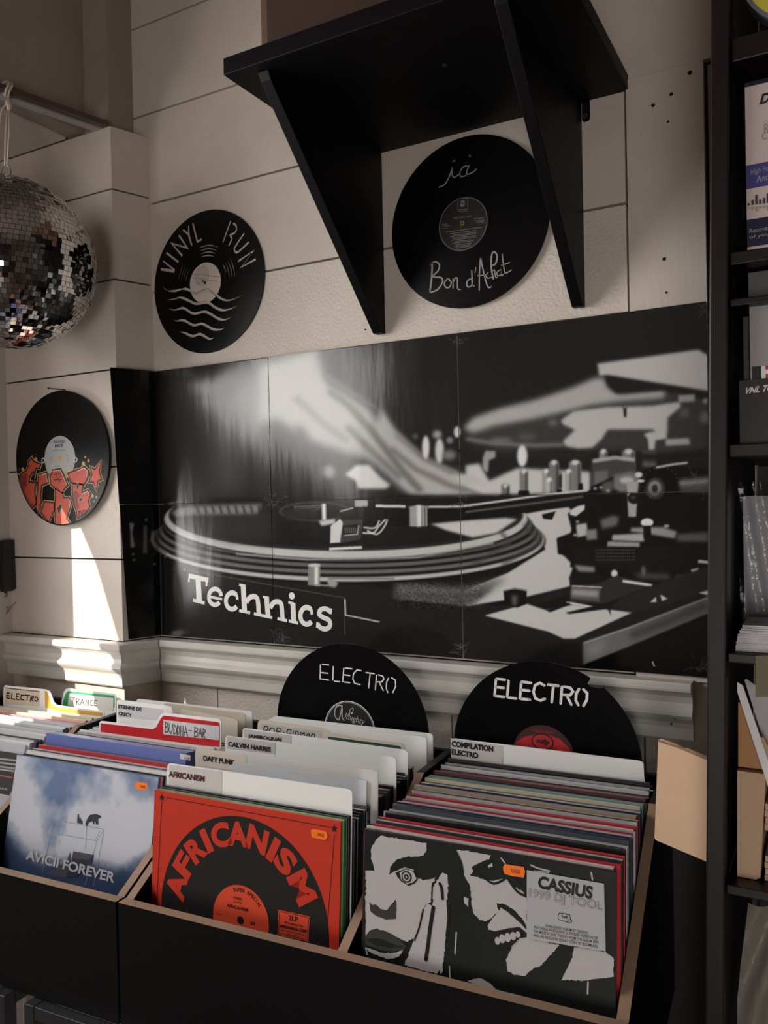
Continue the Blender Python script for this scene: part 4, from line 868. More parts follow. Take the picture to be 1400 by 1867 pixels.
wh(((135, 184), (345, 218), (345, 250), (330, 275), (280, 280), (240, 282), (205, 295), (180, 325), (172, 362), (200, 345), (245, 328), (285, 338), (300, 372), (330, 388), (372, 380), (388, 372), (366, 415), (366, 485), (340, 500), (325, 530), (318, 580), (285, 650), (255, 668), (215, 648), (175, 628), (120, 606), (66, 640), (66, 342), (108, 348), (100, 310), (90, 285), (92, 245), (110, 210)))
wh(((66, 690), (80, 730), (68, 726)), o1)
b.ppoly(pl, C(*jag(((202, 352), (250, 332), (290, 345), (306, 380), (290, 402), (262, 412), (230, 392), (212, 372)), 2)), o2, M_DKC)
wh(((222, 350), (252, 336), (285, 348), (300, 378), (282, 398), (255, 404), (232, 385)), o3)
for r, m, o_ in ((24, M_DKC, o4), (18, M_GRC, o4 + .0003), (11, M_DKC, o4 + .0006), (4, M_GRC, o4 + .0009)):
    a = pl.uv(*C((255, 370))[0]); b.disc(pl, a, r / 2.5 * .00073, o_, m, 20)
b.ppoly(pl, C(*jag(((85, 486), (98, 500), (112, 496), (135, 518), (165, 522), (180, 502), (205, 472), (208, 520), (206, 562), (160, 566), (110, 545), (88, 525)), 2)), o2, M_LIPC)
b.ppoly(pl, C(*jag(((66, 640), (88, 615), (120, 606), (150, 618), (175, 626), (215, 650), (252, 684), (242, 705), (200, 712), (150, 708), (100, 690), (66, 682)), 2)), o2, M_LIPC)
wh(((66, 690), (100, 702), (150, 718), (200, 716), (242, 702), (222, 732), (170, 746), (110, 724), (80, 708)), o3)
b.ppoly(pl, C(*jag(((66, 655), (130, 650), (200, 680), (240, 690), (180, 694), (110, 680)), 2)), o3, M_DKC)
wh(((402, 372), (418, 352), (438, 360), (442, 400), (440, 470), (448, 560), (432, 650), (420, 760), (392, 812), (300, 790), (242, 772), (270, 705), (305, 600), (325, 520), (350, 492), (372, 508), (372, 420)), o1)
for q, w in [(((405, 402), (414, 425), (418, 470)), .004), (((376, 512), (362, 600), (352, 680), (342, 748)), .005), (((440, 480), (444, 560), (436, 640)), .003), (((330, 520), (312, 600), (290, 660)), .0022), (((372, 400), (368, 480)), .0018)]: b.pstroke(pl, C(*q), w, o2, M_DKC, 3)
wh(((400, 780), (418, 758), (420, 800), (408, 815)), o2); wh(((476, 246), (638, 272), (628, 300), (590, 318), (560, 336), (548, 362), (590, 380), (650, 390), (690, 380), (720, 386), (752, 420), (785, 440), (800, 470), (800, 600), (780, 560), (740, 520), (690, 492), (664, 490), (670, 530), (640, 560), (615, 574), (585, 568), (560, 540), (548, 480), (545, 420), (520, 372), (508, 330), (495, 300)))
wh(((516, 462), (536, 470), (534, 510), (515, 490)), o1)
for q, w in [(((476, 250), (500, 300), (510, 345)), .0028), (((560, 332), (600, 312), (632, 302), (642, 330)), .005), (((548, 362), (600, 372), (650, 402), (700, 382)), .0026), (((720, 388), (760, 440), (800, 460)), .003), (((740, 372), (780, 420), (802, 436)), .002)]: b.pstroke(pl, C(*q), w, o2, M_DKC, 3)
wh(((625, 318), (645, 306), (648, 325), (630, 330)), o3)
wh(((622, 592), (650, 556), (690, 505), (730, 520), (770, 555), (802, 605), (818, 648), (860, 658), (950, 682), (905, 730), (870, 772), (830, 790), (795, 822), (745, 818), (712, 795), (705, 750), (730, 700), (770, 660), (740, 690), (690, 690), (650, 650), (660, 620), (625, 612)), o1)
b.ppoly(pl, C(*jag(((640, 642), (660, 618), (720, 604), (770, 600), (800, 625), (812, 646), (770, 650), (730, 690), (690, 692), (655, 680)), 2)), o2, M_DKC)
for i, (x, y, rx, ry) in enumerate([(668, 662, 11, 15), (690, 652, 13, 17), (715, 646, 13, 18), (740, 640, 12, 16), (762, 632, 10, 12)]): b.disc(pl, pl.uv(*C((x, y))[0]), rx * .00029, o3 + i * .0001, M_GRC, 16, r2=ry * .00029)
b.ppoly(pl, C(*jag(((664, 492), (700, 500), (750, 530), (795, 585), (800, 612), (770, 580), (720, 535), (680, 510)), 2)), o2, M_DKC)
wh(((1018, 690), (1100, 700), (1160, 712), (1196, 742), (1196, 826), (1150, 832), (1080, 842), (958, 842), (985, 790), (1005, 745)))
wh(((530, 846), (560, 836), (595, 834), (640, 862), (662, 888), (600, 876), (560, 862)))
for q in (((684, 286), (702, 310)), ((1095, 352), (1100, 385)), ((480, 625), (474, 720)), ((820, 318), (850, 332), (905, 345)), ((448, 780), (452, 830)), ((835, 345), (900, 352)), ((1080, 850), (1078, 905))): b.pstroke(pl, C(*q), .0018, o1, M_GRC)
b.build('cover', alb)
b = MB(); M_PANEL = cmat('grey_sticker', (178, 178, 182)); so = .0022
b.ppoly(pl, C((803, 338), (1154, 400), (1162, 708), (803, 650)), so, M_PANEL)
b.text(pl, 'CASSIUS', *C((852, 420), (1100, 472), (858, 362)), so + .0003, M_INK, .045)
b.text(pl, '1999 DJ TOOL', *C((812, 470), (1146, 534), (814, 420)), so + .0003, M_INK, .02); b.text(pl, '1999 DJ TOOL', *C((813.5, 469), (1144.5, 532.5), (815.5, 421.5)), so + .0006, M_PANEL, -.004)
for i, (q0, q1, t) in enumerate([((888, 596), (1080, 630), 'UNRELEASED ALBUM BY CASSIUS'), ((836, 604), (1126, 655), 'FEATURING 8 EXCLUSIVE EXTENDED VERSIONS OF'), ((834, 622), (1128, 674), 'THE MOST ICONIC TRACKS FROM THE ALBUM 1999'), ((834, 640), (1126, 692), 'AND AN EXCLUSIVE SHORT STORY BY BOOMBASS.')]):
    b.text(pl, t, *C(q0, q1, (q0[0], q0[1] - 13)), so + .0003, M_INK, .008)
fu = [pl.uv(*q) for q in C((944, 545), (950, 532), (975, 534), (1000, 540), (1004, 560), (1010, 572), (995, 580), (975, 572), (955, 568), (946, 560))]
b.poly(pl, fu, so + .0003, M_INK); b.poly(pl, grow(fu, -.0008), so + .0005, M_PANEL); b.text(pl, '1999', *C((964, 556), (990, 560), (964, 544)), so + .0008, M_INK, .03)
for q in (((965, 536), (962, 545)), ((985, 538), (985, 546)), ((1000, 560), (985, 572))): b.pstroke(pl, C(*q), .0006, so + .0008, M_INK)
st = b.build('title_sticker', alb); st['label'] = 'pale grey printed title panel'
price_tag(alb, pl, C((695, 322), (706, 310), (740, 317), (788, 322), (796, 345), (790, 372), (740, 366), (704, 356), (697, 342)), '35€00', .0026)
# --- the run behind it
seq3 = [('dark red', 6), ('white', 5), ('red', 4), ('black', 5), ('dark grey', 6), ('black', 5), ('bright red', 4), ('dark grey', 5), ('black', 6), ('light grey', 5), ('light grey', 5), ('silver grey', 5), ('white', 4), ('slate', 7), ('slate', 6), ('navy blue', 6), ('black', 5), ('light grey', 5), ('red', 4), ('silver grey', 6), ('white', 6), ('red', 6), ('silver grey', 6), ('black', 5), ('slate', 6), ('beige', 8), ('dark red', 4), ('navy blue', 7), ('navy blue', 6), ('black', 6), ('cream', 5), ('teal', 13), ('black', 6), ('maroon', 7), ('maroon', 7), ('brown', 7), ('maroon', 6), ('light grey', 5), ('dark grey', 6), ('black', 6), ('silver grey', 5), ('black', 6), ('dark grey', 5)]
stack(seq3, -.213, .314, -.4575, -.1560, 6.0, 3.2, 'behind the portrait album, right bay', 'record sleeves in the right bay')

# --- plastic divider cards
def card(px_top, ytop, tilt, bottom_x, label, m, name='divider_card', group='divider cards in the record bins', h=.342, x0=None, x1=None):
    tr = lean(0, ytop, tilt, h); o = tr(-.6, h, 0); pl = Plane(o, tr(.4, h, 0) - o, tr(-.6, 0, 0) - o)
    top = [pl.uv(*q) for q in px_top]
    if x0 is not None and x1 is not None: top = [(min(max(a, x0), x1), b_) for a, b_ in top]
    ua = top[0][0] if x0 is None else x0; ub = top[-1][0] if x1 is None else x1
    root = thing(name, pl.p((ua + ub) / 2, 0, 0), label, 'divider card', group)
    b = MB(); b.slab(pl, [[(ua, .0), (ub, .0)] + top[::-1]], -.0013, 0, m); b.build('card', root)
    return root, pl, top
def plain(a, c_, r=10):
    """rounded top outline between two pixel corners"""
    (xa, ya), (xb, yb) = a, c_; s_ = (yb - ya) / (xb - xa)
    return [(xa - 2, ya + r), (xa - 1.4, ya + r * .4), (xa + r * .3, ya + .2), (xa + r * .9, ya + s_ * r), (xb - r * .8, yb - s_ * r), (xb - r * .25, yb + .6), (xb + .8, yb + r * .4), (xb + 1.2, yb + r * 1.2)]
def sticker(root, pl, px, off=.0004, m=None, name='label_sticker'):
    b = MB(); b.ppoly(pl, px, off, m or M_LABELPAPER); return b
# right bay
root, pl, _ = card(plain((826, 1346), (1172, 1388)), -.1475, 3.0, 0, 'white divider card printed COMPILATION ELECTRO at the back of the right bay', M_WHITECARD, x0=.3795, x1=.7040)
def K(*p): return zoomed(p, 2.6923, 780, 1150)
b = sticker(root, pl, K((112, 527), (368, 566), (368, 660), (114, 624)))
b.text(pl, 'COMPILATION', *K((117, 568), (322, 595), (117, 539)), .0008, M_INK, .06); b.text(pl, 'ELECTRO', *K((117, 607), (248, 627), (117, 579)), .0008, M_INK, .06); b.build('label_sticker', root)

# --- middle bay: front album
def Af(*p): return zoomed(p, 3.1818, 260, 1380)
tr = lean(-.5640, -.4545, 4.6, .3125); pl = front_plane(tr, .3125, .3125)
alb = thing('record_album', tr(.156, .3125, .003), 'red and black album with arched title AFRICANISM at front of the middle bay', 'record')
b = MB(); M_ARED = cmat('cover_orange_red', (196, 58, 40)); M_ABLK = cmat('cover_soft_black', (36, 34, 34)); M_ADISC = cmat('cover_label_orange', (212, 76, 50))
sleeve_box(b, tr, .3125, .3125, .0042, M_ARED, M_ARED)
acx = pl.uv(*Af((545, 940))[0]); acx = (.1585, acx[1]); Ra = pl.uv(*Af((530, 338))[0])[1] - acx[1]
T = np.linspace(0, 2 * np.pi, 120, endpoint=False); cut = lambda q: (min(max(q[0], .002), .3105), min(max(q[1], .001), .3115))
b.poly(pl, [cut((acx[0] + Ra * math.cos(t), acx[1] + Ra * math.sin(t))) for t in T], .0004, M_ABLK)
b.disc(pl, acx, Ra * .335, .0008, M_ADISC, 60)
b.disc(pl, acx, .0052, .0012, M_INK, 24)
gl = 'AFRICANISM'; gp = Af((195, 745), (235, 618), (310, 535), (365, 468), (452, 440), (553, 440), (668, 470), (762, 530), (830, 605), (920, 760))
for ch, q in zip(gl, gp):
    a = np.array(pl.uv(*q)) - acx; r = np.linalg.norm(a); a /= r; rt = np.array([a[1], -a[0]])
    hh = .0330 * 1.03; ww = {'I': .0115, 'M': .041, 'A': .036, 'C': .034, 'N': .034}.get(ch, .030)
    r0 = Ra * .815 - hh / 2 + .0015
    c0 = acx + a * r0; b.text(pl, ch, c0 - rt * ww / 2, c0 + rt * ww / 2, c0 - rt * ww / 2 + a * hh, .0008, M_ARED, .05, px=False)
for q in (((112, 258), (82, 850)), ((140, 236), (1085, 408)), ((1113, 450), (1062, 1095))): b.pstroke(pl, Af(*q), .0009, .0004, M_INK, cap=False)
for q in ((112, 236), (1112, 416)):
    a = np.array(pl.uv(*Af(q)[0])); b.poly(pl, [tuple(a + (.0058 if k % 2 == 0 else .0024) * np.array([math.sin(k * math.pi / 5), math.cos(k * math.pi / 5)])) for k in range(10)], .0004, M_INK)
tx = lambda t, p0, p1, hh, off=.0012, m=M_INK, bo=.02: b.text(pl, t, *Af(p0, p1, (p0[0], p0[1] - hh)), off, m, bo)
sp = 'SUPER SPECIAL'
for i, ch in enumerate(sp):
    if ch == ' ': continue
    an = math.radians(106 - i * 5.6); a = np.array([math.cos(an), math.sin(an)]); rt = np.array([a[1], -a[0]]); c0 = acx + a * (Ra * .335 - .0088); w = .0034 if ch != 'I' else .001
    b.text(pl, ch, c0 - rt * w / 2, c0 + rt * w / 2, c0 - rt * w / 2 + a * .0052, .0012, M_INK, .02, px=False)
tx('STEREO', (528, 822), (580, 832), 14); tx('33 RPM', (530, 842), (578, 852), 10, bo=0); tx('AFRICANISM', (490, 868), (614, 898), 20, bo=.03); tx('2LP', (626, 968), (656, 974), 16); tx('SIDE A', (424, 912), (462, 920), 9, bo=0)
b.ppoly(pl, Af((790, 886), (970, 924), (964, 1072), (783, 1030)), .0008, M_ADISC)
bq = [pl.uv(*q) for q in Af((796, 894), (964, 930), (958, 1062), (790, 1022))]
for i in range(4): b.stroke(pl, [bq[i], bq[(i + 1) % 4]], .0007, .0011, M_INK, cap=False)
tx('2LP', (850, 945), (903, 956), 30, bo=.03); tx('Produced by', (828, 966), (932, 990), 16); tx('AFRICANISM ALL STARS', (798, 986), (954, 1020), 18, bo=.03); tx('Featuring', (832, 1030), (908, 1047), 12, bo=.01); b.pstroke(pl, Af((806, 1002), (942, 1034)), .0006, .0011, M_INK, cap=False)
b.build('cover', alb)
price_tag(alb, pl, Af((978, 424), (992, 416), (1060, 428), (1070, 436), (1076, 462), (1062, 482), (1000, 470), (984, 464), (980, 446)), '29€00', .0012)
mid = []
stack([('green', 6), ('dark grey', 4), ('black', 5)], -.562, .313, -.4495, -.4295, 4.5, 4.3, 'behind the arched-title red album, middle bay', 'record sleeves in the middle bay', xj=.0015, zj=.001)
Pp = lambda *p: zoomed(p, 3.1818, 260, 1380)
root, pl, _ = card(plain((307, 1391), (641, 1440), 9), -.4270, 4.2, 0, 'white divider card printed AFRICANISM right behind the red album', M_WHITECARD)
b = sticker(root, pl, Pp((155, 44), (462, 84), (458, 208), (152, 166))); M_DRED = mat('dark_red_ink', (70, 30, 34), .5)
b.text(pl, 'AFRICANISM', *Pp((152, 115), (361, 145), (154, 80)), .0008, M_DRED, .05); b.build('label_sticker', root)
n = stack([('black', 7), ('black', 6), ('dark grey', 6), ('black', 7), ('black', 6), ('slate', 5), ('black', 7), ('black', 6)], -.562, .314, -.4225, -.3700, 4.1, 3.9, 'behind the AFRICANISM divider card, middle bay', 'record sleeves in the middle bay', hbase=.304)
def P2(*p): return zoomed(p, 2.9167, 380, 1150)
tr = lean(-.486, -.3680, 3.9, .338); b = MB(); sleeve_box(b, tr, .229, .338, .0012, mat('blank_grey_white', (206, 207, 212), .45), MATS['blank_grey_white']); tag(b.build('inner_sleeve', None, .0004), 'blank white inner sleeve standing in front of the DAFT PUNK divider', 'record sleeve')
root, pl, _ = card(plain((358, 1364), (688, 1405), 9), -.3640, 3.8, 0, 'grey divider card printed DAFT PUNK on a beige label', mat('grey_card', (206, 203, 200), .45))
b = sticker(root, pl, P2((-65, 618), (200, 668), (198, 752), (-62, 714)), m=M_BEIGECARD); b.text(pl, 'DAFT PUNK', *P2((-26, 690), (143, 716), (-26, 662)), .0008, M_INK, .05); b.build('label_sticker', root)
stack([('maroon', 5), ('dark red', 5), ('black', 6), ('brown', 5), ('black', 6), ('dark grey', 5), ('maroon', 6), ('black', 6), ('black', 6), ('dark grey', 6)], -.563, .314, -.3595, -.2905, 3.7, 3.4, 'behind the DAFT PUNK divider card, middle bay', 'record sleeves in the middle bay', hbase=.308)
root, pl, _ = card(plain((412, 1341), (721, 1381), 8), -.2880, 3.3, 0, 'white divider card printed CALVIN HARRIS behind the DAFT PUNK card', M_WHITECARD)
b = sticker(root, pl, P2((100, 562), (356, 596), (354, 656), (98, 624))); b.text(pl, 'CALVIN HARRIS', *P2((105, 614), (332, 645), (107, 588)), .0008, M_INK, .05); b.build('label_sticker', root)
stack([('black', 6), ('dark grey', 6), ('black', 6), ('black', 6), ('slate', 5), ('black', 6)], -.563, .314, -.2835, -.2455, 3.2, 3.0, 'behind the CALVIN HARRIS divider card, middle bay', 'record sleeves in the middle bay', hbase=.310)
root, pl, _ = card(plain((444, 1327), (742, 1368), 8), -.2430, 3.0, 0, 'white divider card printed JAMIROQUAI half hidden behind the CALVIN HARRIS card', M_WHITECARD)
b = sticker(root, pl, P2((188, 523), (440, 556), (440, 600), (186, 570))); b.text(pl, 'JAMIROQUAI', *P2((210, 572), (388, 594), (212, 548)), .0008, M_INK, .05); b.build('label_sticker', root)
stack([('beige', 6), ('black', 6), ('brown', 6), ('tan', 5)], -.563, .311, -.2385, -.2125, 2.9, 2.8, 'behind the JAMIROQUAI divider card, middle bay', 'record sleeves in the middle bay', hbase=.310)
root, pl, _ = card(P2((560, 640), (600, 590), (612, 558), (630, 547), (650, 549), (1000, 596), (1030, 600), (1042, 615), (1044, 660)), -.2095, 2.7, 0, 'cream divider card with dark green stripe behind the JAMIROQUAI card', M_BEIGECARD, x0=.038, h=.337)
b = sticker(root, pl, P2((635, 562), (1012, 612), (1022, 618), (1026, 632), (640, 580)), m=mat('dark_green_print', (38, 70, 54), .45), name='stripe'); b.build('printed_stripe', root)
root, pl, _ = card(P2((260, 560), (262, 490), (268, 478), (285, 474), (560, 512), (600, 518), (632, 530), (645, 545), (648, 580)), -.1930, 2.6, 0, 'cream divider card with a handwritten plastic label behind JAMIROQUAI', M_BEIGECARD, h=.337)
b = sticker(root, pl, P2((276, 492), (598, 534), (598, 590), (276, 550)), m=mat('scribble_label', (196, 194, 190), .2, bump=(60, .5, .002)))
for q in [((292, 540), (298, 510), (318, 512), (312, 528), (296, 530)), ((335, 545), (325, 530), (335, 516), (350, 522), (348, 540), (335, 545)), ((362, 548), (366, 518), (386, 522), (382, 536), (364, 536)), ((400, 540), (404, 541)), ((440, 528), (425, 524), (418, 540), (430, 548), (440, 542)), ((450, 548), (452, 532)), ((462, 552), (466, 534), (478, 538), (476, 556)), ((490, 556), (492, 540), (502, 548), (510, 540), (512, 558)), ((530, 548), (522, 558), (532, 566), (538, 552), (530, 546)), ((548, 566), (552, 548), (566, 552), (562, 572))]: b.pstroke(pl, P2(*q), .0016, .0008, M_INK, 3)
b.build('label_sticker', root)
root, pl, _ = card(plain((490, 1310), (776.6, 1344), 8), -.1660, 2.3, 0, 'blank white divider card, taller of two at the back of the middle bay, in front', M_WHITECARD)
root, pl, _ = card(plain((498, 1305), (788, 1338), 8), -.1440, 2.0, 0, 'blank white divider card, rearmost in the middle bay below the ELECTRO record', M_WHITECARD)

# --- sign records standing behind the cards
def sign_record(px_l, px_r, px_t, ylocal, label, strokes, k, ox, oy, w, notch=None, lab=None):
    o = cr(-.6, ylocal, FL + .1); pl = Plane(o, cr(.4, ylocal, FL + .1) - o, (0, 0, 1))
    a, c_ = pl.uv(*px_l), pl.uv(*px_r); t = pl.uv(*px_t); cc = ((a[0] + c_[0]) / 2, t[1] - .15)
    root = thing('record_sign', pl.p(cc[0], cc[1] - .15, 0), label, 'record sign')
    b = MB(); out = [(cc[0] + .15 * math.cos(x), cc[1] + .15 * math.sin(x)) for x in T2(120)]
    if notch:
        nq = [pl.uv(*q) for q in notch]; out = [q for q in out if not (nq[0][0] < q[0] < nq[-1][0] and q[1] > cc[1])]
        i = max(range(len(out)), key=lambda j: (out[j][0] if out[j][0] <= nq[-1][0] else -9) if False else 0)
        ang = lambda q: math.atan2(q[1] - cc[1], q[0] - cc[0]) % (2 * math.pi)
        out = sorted(out + nq, key=ang)
    b.slab(pl, [out], -.0020, 0, M_VINYLFLAT)
    b.build('disc', root)
    b = MB()
    for q in strokes: b.stroke(pl, [pl.uv(*z) for z in zoomed(q, k, ox, oy)], w, .0005, M_WHITEINK)
    b.build('stencil_lettering', root)
    return root, pl, cc
def es(q): return q
st1 = [((596, 182), (594, 258)), ((606, 178), (640, 182)), ((602, 222), (636, 226)), ((600, 256), (640, 262)), ((664, 190), (662, 262)), ((670, 268), (698, 271)), ((720, 200), (714, 270)), ((728, 198), (764, 202)), ((722, 234), (752, 238)), ((720, 272), (752, 276)), ((812, 212), (790, 208), (772, 228), (768, 256), (778, 280), (806, 286)), ((838, 222), (882, 228)), ((860, 232), (852, 304)), ((894, 236), (888, 314)), ((904, 234), (926, 240), (934, 256), (922, 272), (898, 272)), ((912, 280), (930, 318)), ((958, 252), (948, 272), (946, 306), (954, 328)), ((974, 250), (994, 262), (996, 296), (980, 330))]
root, pl, cc = sign_record((508, 1288), (778, 1340), (612, 1172.5), -.1265, 'black record sign stencilled ELECTRO in thin letters, behind the middle bay', st1, 2.9167, 380, 1150, .0022)
b = MB(); b.disc(pl, cc, .05, .0004, M_INK, 60); b.disc(pl, cc, .050, .0006, M_WHITEINK, 72, r_in=.0487); b.disc(pl, cc, .0475, .0006, M_WHITEINK, 72, r_in=.0470)
M_PALEINK = mat('pale_grey_ink', (190, 188, 186), .5)
for q, w in [(((712, 400), (690, 398), (674, 420), (674, 452), (692, 474), (704, 440), (712, 404), (712, 460), (722, 476)), .0018), (((752, 442), (754, 420), (770, 412), (768, 434)), .0012)]: b.stroke(pl, [pl.uv(*z) for z in smooth(P2(*q), 3)], w, .0008, M_PALEINK)
b.text(pl, 'lmighty', *P2((724, 476), (830, 512), (728, 434)), .0008, M_PALEINK, .0, .25)
for q in ((748, 446), (764, 438)): b.disc(pl, pl.uv(*P2(q)[0]), .0018, .0008, M_PALEINK, 10)
b.build('label', root)
st2 = [((334, 240), (328, 318)), ((338, 236), (378, 240)), ((334, 276), (372, 280)), ((332, 320), (374, 324)), ((396, 246), (390, 324)), ((396, 328), (434, 332)), ((458, 254), (452, 332)), ((462, 250), (506, 256)), ((458, 290), (498, 294)), ((458, 334), (500, 338)), ((572, 268), (550, 256), (526, 268), (518, 300), (528, 332), (552, 342), (574, 334)), ((590, 264), (640, 270)), ((616, 272), (608, 350)), ((658, 276), (652, 356)), ((668, 274), (700, 280), (712, 298), (698, 316), (668, 314)), ((684, 322), (704, 362)), ((742, 286), (728, 308), (726, 342), (738, 364)), ((764, 288), (782, 306), (780, 340), (764, 368))]
root, pl, cc = sign_record((829, 1345), (1168, 1385), (985, 1206), -.1240, 'black record sign stencilled ELECTRO with a chipped rim, behind the right bay', st2, 2.6923, 780, 1150, .0042, notch=K((796, 236), (782, 262), (800, 276), (835, 284), (862, 280)))
b = MB(); M_MFPRED = mat('record_label_red', (178, 36, 40), .45); b.disc(pl, cc, .05, .0004, mat('label_dark_maroon', (58, 22, 24), .5), 60)
lu = [pl.uv(*q) for q in K((432, 548), (470, 520), (530, 508), (600, 512), (650, 532), (700, 582), (690, 640), (560, 640), (430, 600))]; b.poly(pl, lu, .0007, M_MFPRED)
c3 = pl.uv(*K((563, 544))[0]); b.disc(pl, c3, .0178, .0010, M_INK, 40, r2=.0132); b.disc(pl, c3, .0158, .0012, M_MFPRED, 40, r2=.0112); b.text(pl, 'mfp', *K((534, 556), (596, 566), (534, 524)), .0015, M_INK, .05, .1)
b.text(pl, 'MUSIC FOR PLEASURE', *K((508, 488), (622, 504), (508, 480)), .0007, M_MFPRED); b.text(pl, 'ELECTRO HITS', *K((530, 498), (600, 508), (530, 491)), .0007, M_MFPRED); b.build('label', root)

# --- left unit, right bay: sky album in a plastic sleeve
def Av(*p): return zoomed(p, 3.3333, 0, 1200)
tr = lean(-.9195, -.3960, 11.5, .3125); pl = front_plane(tr, .3130, .3125)
alb = thing('record_album', tr(.156, .3125, .003), 'blue cloud and water album titled AVICII FOREVER in a shiny plastic sleeve', 'record')
b = MB(); M_SKYB = cmat('cover_blue_grey', (96, 112, 142)); sleeve_box(b, tr, .3130, .3125, .0042, M_SKYB, M_SKYB); cov = b.build('cover', alb)
def fnoise(n, seed, octs=((3, 1), (6, .5), (12, .3), (25, .18), (50, .1))):
    r = np.random.RandomState(seed); out = np.zeros((n, n)); X = np.linspace(0, 1, n)
    for f_, a in octs:
        g = r.rand(f_ + 2, f_ + 2); xi = X * f_; i = xi.astype(int); t = xi - i; t = t * t * (3 - 2 * t)
        gx = g[:, i] * (1 - t) + g[:, i + 1] * t; out += a * (gx[i, :] * (1 - t)[:, None] + gx[i + 1, :] * t[:, None])
    return (out - out.min()) / (out.max() - out.min())
NA = 200; nz = fnoise(NA, 4); nz2 = fnoise(NA, 9); v = np.linspace(0, 1, NA)[:, None] * np.ones((1, NA)); u = np.linspace(0, 1, NA)[None, :] * np.ones((NA, 1))
mix = lambda a, c_, t: np.array(a)[None, None, :] * (1 - t[..., None]) + np.array(c_)[None, None, :] * t[..., None]
base = mix((42, 60, 92), (120, 142, 178), np.clip(v * 1.35 - .2 + (nz2 - .5) * .3, 0, 1))
cl_ = np.clip((nz - .22) * 2.6 + .25 * np.exp(-((v - .62) / .16) ** 2), 0, 1) * np.clip((v - .50 + (nz2 - .5) * .25 + .10 * np.abs(u - .5)) * 9, 0, 1)
img = base * (1 - cl_[..., None]) + np.array((222, 226, 232)) * cl_[..., None]
P = np.array([[pl.p(.313 * uu_, .3125 * vv_, .0004) for uu_ in np.linspace(0.002, .998, NA)] for vv_ in np.linspace(.002, .998, NA)])
grid_print('printed_picture', P, slin(img), mat('sky_print', (100, 110, 140), .35, coat=.5, vcol=True), cov)
b = MB(); M_LINEB = mat('pale_line_print', (158, 172, 200), .4); M_ROCK = mat('rock_print', (96, 94, 104), .5); M_SIL = mat('silhouette_print', (58, 62, 78), .5); M_ROCKD = mat('rock_print_dark', (66, 66, 80), .5)
for q in [((330, 980), (635, 1040)), ((330, 980), (312, 1060), (590, 1110), (635, 1040)), ((312, 1060), (258, 1305)), ((635, 1040), (570, 1385)), ((345, 1075), (330, 1120)), ((590, 1110), (520, 1375)), ((345, 985), (340, 1070)), ((610, 1050), (580, 1110)), ((410, 960), (380, 1070)), ((530, 1000), (520, 1160))]: b.pstroke(pl, Av(*q), .0010, .0008, M_LINEB, cap=False)
b.ppoly(pl, Av((430, 1175), (405, 1240), (330, 1280), (290, 1310), (400, 1335), (430, 1270)), .0010, M_ROCK); b.ppoly(pl, Av((448, 1172), (575, 1195), (560, 1250), (500, 1290), (470, 1330), (400, 1335), (436, 1260)), .0010, M_ROCKD); b.ppoly(pl, Av((448, 1172), (575, 1195), (540, 1225), (450, 1215)), .0013, M_ROCK)
b.ppoly(pl, Av((520, 1005), (535, 970), (548, 952), (585, 946), (612, 955), (618, 968), (598, 975), (600, 1010), (588, 1012), (580, 990), (572, 1015), (565, 990), (540, 1000), (535, 1020), (526, 1018)), .0010, M_SIL)
b.ppoly(pl, Av((470, 1000), (474, 950), (482, 945), (484, 975), (492, 968), (496, 985), (505, 990), (504, 1010)), .0010, M_SIL)
b.text(pl, 'AVICII FOREVER', *Av((160, 1222), (697, 1366), (171, 1163)), .0016, mat('white_title_print', (240, 240, 242), .4), .03)
b.build('printed_title', cov)
price_tag(alb, pl, Av((866, 762), (876, 745), (915, 750), (940, 754), (938, 780), (925, 798), (890, 792), (868, 786)), '43€00', .0165)
# its loose crinkled polythene sleeve
b = MB(); NS = 36; V = []; r = np.random.RandomState(2)
for i in range(NS + 1):
    for j in range(NS + 1):
        a, c_ = j / NS, i / NS
        ed = min(a, 1 - a, 1.0 - c_ + .02, c_ + .0) ; bul = .0022 + .011 * (1 - math.exp(-6 * max(min(a, 1 - a), 0))) * math.sin(math.pi * min(max(c_, 0.02), .98)) ** .6
        xa = -.006 + .325 * a; 
        V.append(pl.p(xa, .004 + .3135 * c_, bul + .0009 * math.sin(17 * a + 3 * c_) * math.sin(13 * c_ + 5 * a)))
b.add(V, [(i * (NS + 1) + j, i * (NS + 1) + j + 1, (i + 1) * (NS + 1) + j + 1, (i + 1) * (NS + 1) + j) for i in range(NS) for j in range(NS)], M_PLASTICCLEAR, True); po = b.build('plastic_sleeve', alb); po['label'] = 'shiny crinkled clear plastic sleeve'
stack([('pink', 4), ('black', 4), ('silver grey', 5), ('white', 4), ('light grey', 5), ('silver grey', 4), ('dark grey', 4), ('light grey', 5), ('silver grey', 4), ('grey', 5)], -.9165, .3125, -.3905, -.3520, 11, 9.5, 'behind the sky album in the plastic sleeve', 'record sleeves behind the sky album', xj=.003)
n = stack([('red', 5), ('white', 3), ('grey', 4)], -.918, .313, -.3515, -.3350, 9.3, 8.8, 'in front of the thick blue box set', 'record sleeves in front of the blue box set', xj=.002)
tr = lean(-.9215, -.3312, 8.6, .327, .025); b = MB(); sleeve_box(b, tr, .3165, .327, .0235, cmat('box_set_blue', (96, 110, 170), .2), cmat('box_set_blue_edge', (122, 134, 186), .2))
bs = tag(b.build('box_set', None, .0012), 'thick light blue box set in shrink wrap standing among the records', 'record box set')
pl = front_plane(tr, .3165, .327); org = np.array(bs['_org'])
